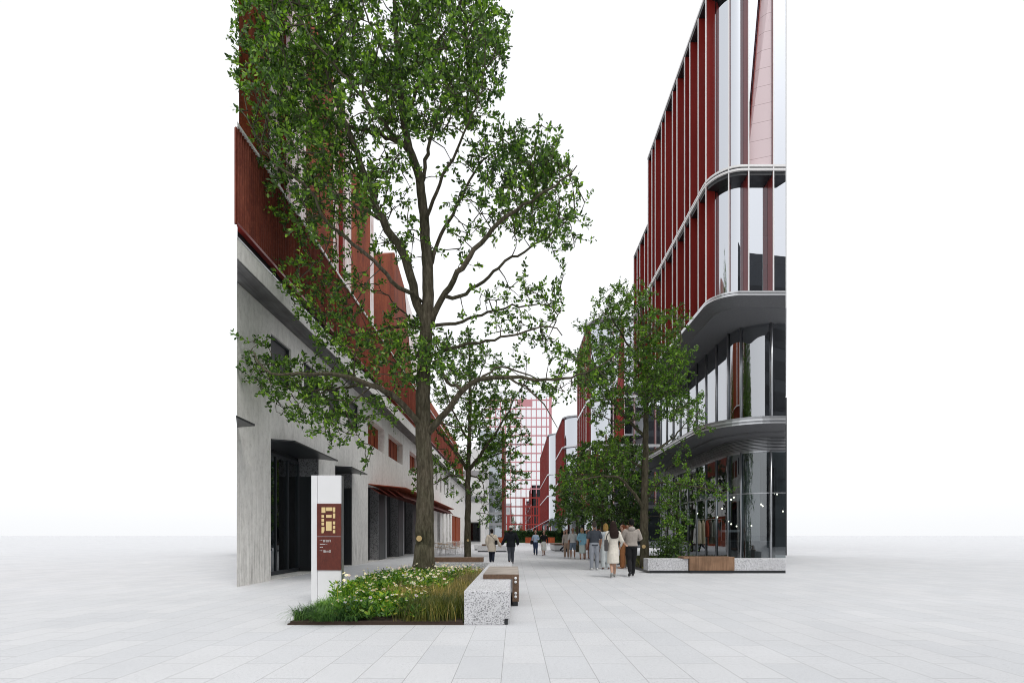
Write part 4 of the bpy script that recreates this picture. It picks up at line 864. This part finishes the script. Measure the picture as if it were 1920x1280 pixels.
# ------------------------------------------------------------------ cafe tables and chairs
def make_table():
    o=thing('cafe_table','small cafe table with round timber top on white wire legs','table',(0,0,0),0,'cafe tables by the arcade')
    MB().tube([(0,0,.72),(0,0,.75)],[.36,.36],20).build('table_top',M['wood_v2'],o,world=False)
    for k in range(4):
        a=PI/4+k*PI/2; MB().tube([(math.cos(a)*.1,math.sin(a)*.1,.72),(math.cos(a)*.3,math.sin(a)*.3,.0)],.012,5).build('leg',M['white_trim'],o,world=False)
    return o
def make_chair():
    o=thing('cafe_chair','white wire cafe chair with timber seat','chair',(0,0,0),0,'cafe chairs by the arcade')
    MB().box(-.2,.2,-.2,.2,.44,.46).build('seat',M['wood_v2'],o,world=False)
    mb=MB(); mb.tube([(-.2,-.2,.46),(-.2,-.25,.82),(.2,-.25,.82),(.2,-.2,.46)],.012,5)
    for i in range(1,4): mb.tube([(-.2+i*.1,-.2,.46),(-.2+i*.1,-.25,.82)],.006,4)
    mb.build('backrest',M['white_trim'],o,world=False)
    for sx in (-1,1):
        for sy in (-1,1): MB().tube([(sx*.17,sy*.17,.44),(sx*.2,sy*.2,0)],.011,5).build('leg',M['white_trim'],o,world=False)
    return o
M['wood_v2']=m_wood('light_cafe_wood',(.40,.25,.14),(.6,.42,.27),'x',20)
tb0=make_table(); ch0=make_chair(); ti=0; ci=0
for (px,Y) in ((831,33),(846,35.5),(858,40),(824,38),(845,44)):
    p=at(px,1000,Y); o=tb0 if ti==0 else copy_tree(tb0); ti+=1; o.location=(p.x,Y,0)
    for a in (rng.uniform(0,.5),PI/2+rng.uniform(0,.5),PI+rng.uniform(0,.5)):
        q=ch0 if ci==0 else copy_tree(ch0); ci+=1; q.location=(p.x+math.sin(a)*.62,Y-math.cos(a)*.62,0); q.rotation_euler=(0,0,a)

# ------------------------------------------------------------------ people
def fuse(mb,name,mat,parent,voxel=.012,sm=3):
    o=mb.build(name,mat,parent,True,world=False)
    r=o.modifiers.new('fuse','REMESH'); r.mode='VOXEL'; r.voxel_size=voxel; r.use_smooth_shade=True
    s=o.modifiers.new('soft','SMOOTH'); s.factor=.5; s.iterations=sm
    return o
LEG={'stand':(((0,0,.08),(.0,0)),((0,0,.08),(.02,.02)))}
def V3(*a): return Vector(a)
def person(label,X,Y,h,rot,top,topc,bot,botc,hair='short',hairc=(.02,.015,.012),skin='skin',shoe=(.03,.03,.03),pose='stand',arms=None,sleeve='short',wide=1.0,face=False,group=None,hem=.55,group_label=None):
    k=h/1.75; o=thing('person',label,'person',(X,Y,0),rot,group); o.scale=(k,k,k)
    if pose=='stand': legs=[(-.09,.0,-.10,.0,.085),(.09,.02,.11,.03,.085)]
    elif pose=='walk': legs=[(-.08,.14,-.075,.24,.085),(.08,.02,.075,-.26,.16)]
    elif pose=='walk2': legs=[(-.08,.02,-.07,-.27,.17),(.08,.13,.07,.22,.085)]
    elif pose=='stride': legs=[(-.08,.2,-.06,.32,.085),(.08,.0,.06,-.34,.2)]
    ar=arms or [((-.25,-.03,1.14),(-.25,.06,.90)),((.25,-.03,1.14),(.25,.06,.90))]
    sw=.175*wide
    # ---- body: one continuous fused figure
    b=MB()
    b.cap_tube([(0,0,.9),(0,0,1.02),(0,.0,1.18),(0,0,1.34),(0,-.005,1.43)],[(.145*wide,.1),(.125*wide,.085),(.145*wide,.1),(.16*wide,.1),(.09*wide,.06)],12)
    b.cap_tube([(0,-.01,1.42),(0,.0,1.50),(0,.012,1.56)],[.055,.05,.05],10)
    b.cap_tube([(0,.045,1.545),(0,.03,1.575),(0,.012,1.62),(0,.005,1.67),(0,0,1.71)],[(.038,.035),(.058,.062),(.07,.084),(.074,.092),(.06,.075)],12)
    b.cap_tube([(0,.09,1.64),(0,.112,1.605)],[.009,.015],6)
    for s in (-1,1): b.ball((s*.076,.0,1.625),.012,.024,.033,8,6)
    feet=[]
    for lx,ky,ax,ay,az in legs:
        s=-1 if lx<0 else 1
        b.cap_tube([(lx,0,.9),(lx*1.05,ky*.6,.68),(ax,ky,.48),(ax,ky*.4+ay*.6-.01,.33),(ax,ay,az)],[.085,.078,.052,.052,.036],10)
        feet.append((ax,ay,az,s))
    for i,s in enumerate((-1,1)):
        e,wv=Vector(ar[i][0]),Vector(ar[i][1]); sh=Vector((s*sw,0,1.405))
        b.cap_tube([sh,(sh+e)/2,e,(e+wv)/2,wv],[.05,.046,.038,.035,.026],10)
        d=(wv-e).normalized(); side=d.cross(Vector((s,0,0))); side=side.normalized() if side.length>.1 else Vector((0,1,0)); nrm=d.cross(side).normalized()
        pl=wv+d*.09; b.cap_tube([wv,wv+d*.05,pl],[(.026,.018),(.038,.017),(.036,.014)],8,ref=side)
        for f in range(4):
            r=pl+side*(-.027+f*.018); ln=(.062,.074,.07,.055)[f]; q1=r+d*ln*.5+nrm*.004*s; q2=r+d*ln*.85+nrm*-.02*s
            b.cap_tube([r-d*.015,q1,q2],[.0085,.008,.007],6)
        b.cap_tube([wv+d*.03+side*.025,wv+d*.06+side*.05,wv+d*.095+side*.052],[.011,.010,.008],6)
    fuse(b,'body',M[skin],o,.009,2)
    # ---- clothes
    if top!='none':
        c=MB(); lo={'tee':.88,'shirt':.92,'jacket':.80,'hoodie':.93,'coat':.62,'dress':.88,'suit':.80}[top]; th={'tee':.012,'shirt':.014,'jacket':.035,'hoodie':.02,'coat':.045,'dress':.02,'suit':.026}[top]
        lower=[(0,0,lo)] if lo>.85 else [(0,0,lo),(0,0,.92)]
        lr=[(.155*wide+th,.112+th)]*len(lower)
        c.cap_tube(lower+[(0,0,1.04),(0,0,1.2),(0,0,1.34),(0,-.005,1.415),(0,-.01,1.455)],lr+[(.135*wide+th,.095+th),(.15*wide+th,.105+th),(.17*wide+th,.105+th),(.125*wide+th,.075+th*.6),(.06,.055)],14,k0=.15)
        for i,s in enumerate((-1,1)):
            e,wv=Vector(ar[i][0]),Vector(ar[i][1]); sh=Vector((s*(sw-.012),0,1.385))
            if sleeve=='short': pts=[sh,(sh+e)/2,sh.lerp(e,.82)]; rr=[.056+th*.8,.056+th*.8,.056+th]
            elif sleeve=='none': pts=[sh*.9+Vector((0,0,.14)),sh]; rr=[.05,.052]
            elif sleeve=='rolled': pts=[sh,(sh+e)/2,e,e.lerp(wv,.15)]; rr=[.056+th,.053+th,.047+th,.047+th]
            else: pts=[sh,(sh+e)/2,e,(e+wv)/2,e.lerp(wv,.97)]; rr=[.047+th,.05+th,.043+th,.041+th,.034+th]
            c.cap_tube(pts,rr,10)
        if top in('hoodie','jacket','coat') and pose!='x': c.ball((0,-.085,1.45),.11,.07,.075,12,8)
        fuse(c,{'tee':'tee_shirt','shirt':'shirt','jacket':'jacket','hoodie':'hoodie','coat':'coat','dress':'dress_top','suit':'suit_jacket'}[top],cloth('top_cloth',topc),o,.014,4)
    c=MB()
    if bot in('trousers','shorts','jeans','loose'):
        g_=.012 if bot!='loose' else .035
        c.cap_tube([(0,0,1.03),(0,0,.95),(0,0,.87)],[(.132*wide+g_,.092+g_),(.148*wide+g_,.11+g_),(.13*wide+g_,.10+g_)],14,k0=.3,k1=.5)
        for lx,ky,ax,ay,az in legs:
            hip=Vector((lx,0,.88)); kn=Vector((ax,ky,.48)); an=Vector((ax,ay,az+.02))
            if bot=='shorts': c.cap_tube([hip,(hip+kn)/2,hip.lerp(kn,.9)],[.096,.09,.085],10,k1=.15)
            else: c.cap_tube([hip,Vector((lx*1.05,ky*.6,.68)),kn,Vector((ax,ky*.4+ay*.6-.01,.33)),an],[.09+g_,.086+g_,.066+g_,.062+g_,.052+g_],10)
        fuse(c,bot if bot!='loose' else 'trousers',cloth('bottom_cloth',botc),o,.013,3)
    elif bot in('skirt','dress'):
        a=(legs[0][3]+legs[1][3])/2; sp=abs(legs[0][3]-legs[1][3])*.35*(.95-hem)
        c.cap_tube([(0,0,1.05),(0,0,.93),(0,a*.3,.75),(0,a*.5,hem+.02)],[(.135*wide,.10),(.165*wide,.125),(.18*wide,.14+sp*.5),(.19*wide,.15+sp)],16,k1=.12)
        fuse(c,'skirt' if bot=='skirt' else 'dress_skirt',cloth('bottom_cloth',botc),o,.014,3)
    for ax,ay,az,s in feet:
        c=MB(); lift=az-.085; tip=-.09*min(1,lift/.1)
        c.cap_tube([(ax,ay-.05,az-.03),(ax,ay+.03,az-.025),(ax+s*.012,ay+.12,max(.03,az-.05+tip*.9)),(ax+s*.015,ay+.17,max(.027,az-.055+tip*1.1))],[(.036,.042),(.04,.046),(.044,.03),(.036,.024)],8)
        fuse(c,'shoe',cloth('shoe_skin',shoe),o,.01,2)
    # ---- hair or hat
    c=MB(); hc=cloth('hair',hairc)
    if hair in('short','long','bob','tied'):
        c.ball((0,-.022,1.675),.087,.096,.088,14,10); c.ball((0,-.045,1.625),.08,.065,.08,12,8)
        if hair=='bob': c.cap_tube([(0,-.03,1.66),(0,-.035,1.58),(0,-.03,1.51)],[(.098,.08),(.105,.078),(.098,.07)],12)
        if hair=='long': c.cap_tube([(0,-.04,1.66),(0,-.06,1.55),(.02,-.10,1.40),(.03,-.115,1.25)],[(.10,.085),(.12,.075),(.15,.06),(.13,.04)],12)
        if hair=='tied': c.ball((0,-.125,1.66),.04,.045,.045,10,8)
        fuse(c,'hair',hc,o,.011,2)
    elif hair=='cap':
        c.ball((0,-.035,1.62),.076,.07,.07,12,8); fuse(c,'hair',cloth('hair',(.02,.018,.018)),o,.011,2)
        c=MB(); c.ball((0,-.005,1.70),.092,.108,.075,14,10); c.cap_tube([(0,.09,1.695),(0,.15,1.685)],[(.06,.008),(.05,.007)],10); fuse(c,'cap',cloth('cap_cloth',hairc),o,.011,1)
    if face:
        for s in (-1,1): MB().ball((s*.03,.089,1.632),.011,.008,.008,8,6).build('eye',M['dark'],o,True,False)
        MB().cap_tube([(-.022,.094,1.572),(0,.1,1.57),(.022,.094,1.572)],[.005,.006,.005],6,ref=(0,0,1)).build('mouth',M['red2'],o,True,False)
    return o
def bag(label,c,w_,d_,h_,col,strap=None,rz=0):
    o=thing('shoulder_bag',label,'bag',c,rz); mb=MB(); mb.box(-w_/2,w_/2,-d_/2,d_/2,-h_/2,h_/2); mb.build('body',cloth('bag_skin',col),o,world=False,bevel=.03)
    if strap:
        mb=MB(); L_=o.matrix_basis; c=Vector(c); R_=Matrix.Rotation(-rz,3,'Z'); pts=[R_@(Vector(p)-c) for p in strap]; mb.tube(catmull(pts,.08),.012,6); mb.build('strap',cloth('strap_skin',tuple(x*.6 for x in col)),o,True,world=False)
    return o
A=math.radians
person('woman in a beige hooded jacket and navy trousers walking away on the left',-1.06,23.5,1.60,0,'coat',(.60,.53,.44),'trousers',(.018,.022,.04),'short',(.012,.01,.01),pose='walk',sleeve='long',wide=1.08,arms=[((-.26,-.02,1.15),(-.24,.08,.95)),((.28,0,1.14),(.40,.06,.92))],shoe=(.02,.02,.02))
bag('black crossbody bag on the woman in the beige jacket',(-.86,23.40,.98),.13,.07,.2,(.012,.012,.014),[(-1.2,23.35,1.36),(-1.05,23.28,1.25),(-.88,23.36,1.05)])
person('man in a black jacket and white cap walking away with the beige-jacket woman',-.17,23.1,1.74,0,'jacket',(.012,.014,.018),'trousers',(.075,.082,.10),'cap',(.72,.71,.66),pose='walk2',sleeve='long',wide=1.15,arms=[((-.28,0,1.14),(-.40,.06,.92)),((.30,-.03,1.14),(.31,.04,.92))],shoe=(.05,.02,.012))
person('woman in pale blue shirt and jeans walking toward the camera',1.39,33.8,1.64,PI,'shirt',(.42,.54,.70),'jeans',(.035,.055,.11),'long',(.015,.012,.012),pose='walk',sleeve='long',face=True,shoe=(.02,.02,.02),arms=[((-.24,-.02,1.14),(-.14,.2,1.1)),((.25,-.02,1.14),(.25,.06,.9))])
bag('dark handbag of the woman in the pale blue shirt',(1.14,33.7,.85),.2,.1,.26,(.015,.015,.02),[(1.2,33.7,1.34),(1.13,33.66,1.15),(1.14,33.7,.95)])
person('woman in black top and long white skirt walking toward the camera',1.90,33.0,1.62,PI,'tee',(.012,.012,.014),'skirt',(.62,.62,.6),'long',(.012,.01,.01),pose='walk2',sleeve='long',face=True,shoe=(.2,.08,.05),hem=.36)
person('bald man in a grey suit jacket walking to the right',3.9,40,1.66,A(-70),'suit',(.16,.17,.19),'trousers',(.02,.025,.04),'none',(.3,.2,.15),pose='stride',sleeve='long')
person('man in white short-sleeved shirt and grey shorts standing by the trees',3.26,28.4,1.71,PI,'shirt',(.58,.57,.56),'shorts',(.17,.21,.27),'short',(.03,.018,.014),'skin_tan',sleeve='rolled',face=True,shoe=(.55,.55,.55),wide=1.08)
person('person in beige trousers mostly hidden behind the man in shorts',3.02,29.4,1.66,PI*.9,'shirt',(.45,.4,.36),'trousers',(.36,.26,.2),'short',(.05,.03,.02),sleeve='long',shoe=(.6,.58,.55))
person('woman with short blonde hair in a sky blue cardigan and pale skirt',3.71,27.8,1.71,PI,'jacket',(.25,.47,.60),'skirt',(.50,.57,.56),'bob',(.42,.25,.09),sleeve='long',face=True,shoe=(.14,.06,.035),hem=.33,arms=[((-.25,-.02,1.14),(-.2,.13,.92)),((.25,-.02,1.14),(.16,.2,1.05))])
person('person in coral clothes mostly hidden behind the blue cardigan woman',4.10,28.8,1.62,PI,'shirt',(.55,.16,.12),'skirt',(.35,.12,.09),'short',(.03,.02,.02),sleeve='short',shoe=(.3,.12,.08),hem=.5)
person('man in a dark grey tee shirt and light grey jeans seen from behind',3.0,19.1,1.82,A(5),'tee',(.055,.063,.078),'jeans',(.28,.30,.34),'short',(.06,.05,.045),'skin_tan',sleeve='short',shoe=(.6,.6,.6),wide=1.12)
person('woman with a blonde bob in white top and white trousers, back turned',3.52,19.6,1.76,A(-8),'shirt',(.62,.67,.72),'loose',(.62,.66,.67),'bob',(.40,.25,.08),sleeve='short',shoe=(.15,.07,.05))
person('woman with long dark hair in a cream dress walking away, nearest of the group',3.06,15.75,1.74,A(-4),'dress',(.66,.62,.55),'dress',(.66,.62,.55),'long',(.022,.012,.01),pose='walk2',sleeve='rolled',shoe=(.36,.37,.36),hem=.43,arms=[((-.22,-.05,1.14),(-.2,.1,1.0)),((.26,0,1.15),(.38,.12,1.05))])
bag('slouchy grey tote bag at the side of the cream dress woman',(2.83,15.66,1.0),.11,.28,.36,(.075,.07,.07),[(2.92,15.66,1.42),(2.84,15.62,1.3),(2.83,15.66,1.16)],A(-12))
person('man in a taupe hooded sweatshirt and black trousers walking away',3.71,16.1,1.83,A(-6),'hoodie',(.34,.305,.275),'trousers',(.014,.014,.016),'short',(.008,.007,.007),'skin_tan',pose='walk2',sleeve='long',wide=1.15,shoe=(.04,.04,.045),arms=[((-.28,.02,1.15),(-.2,.2,1.12)),((.28,.02,1.15),(.22,.2,1.12))])
person('red-haired woman in white top and rust brown trousers facing left',4.26,20.0,1.72,A(75),'shirt',(.62,.60,.58),'loose',(.30,.13,.055),'tied',(.17,.055,.025),sleeve='long',face=True,shoe=(.42,.25,.18))
person('man in shorts facing the camera, half hidden behind the taupe sweatshirt man',4.58,20.6,1.72,PI,'shirt',(.5,.5,.5),'shorts',(.05,.05,.06),'short',(.012,.01,.01),'skin_tan',sleeve='short',face=True,shoe=(.3,.2,.15))
print('leaves',nl)
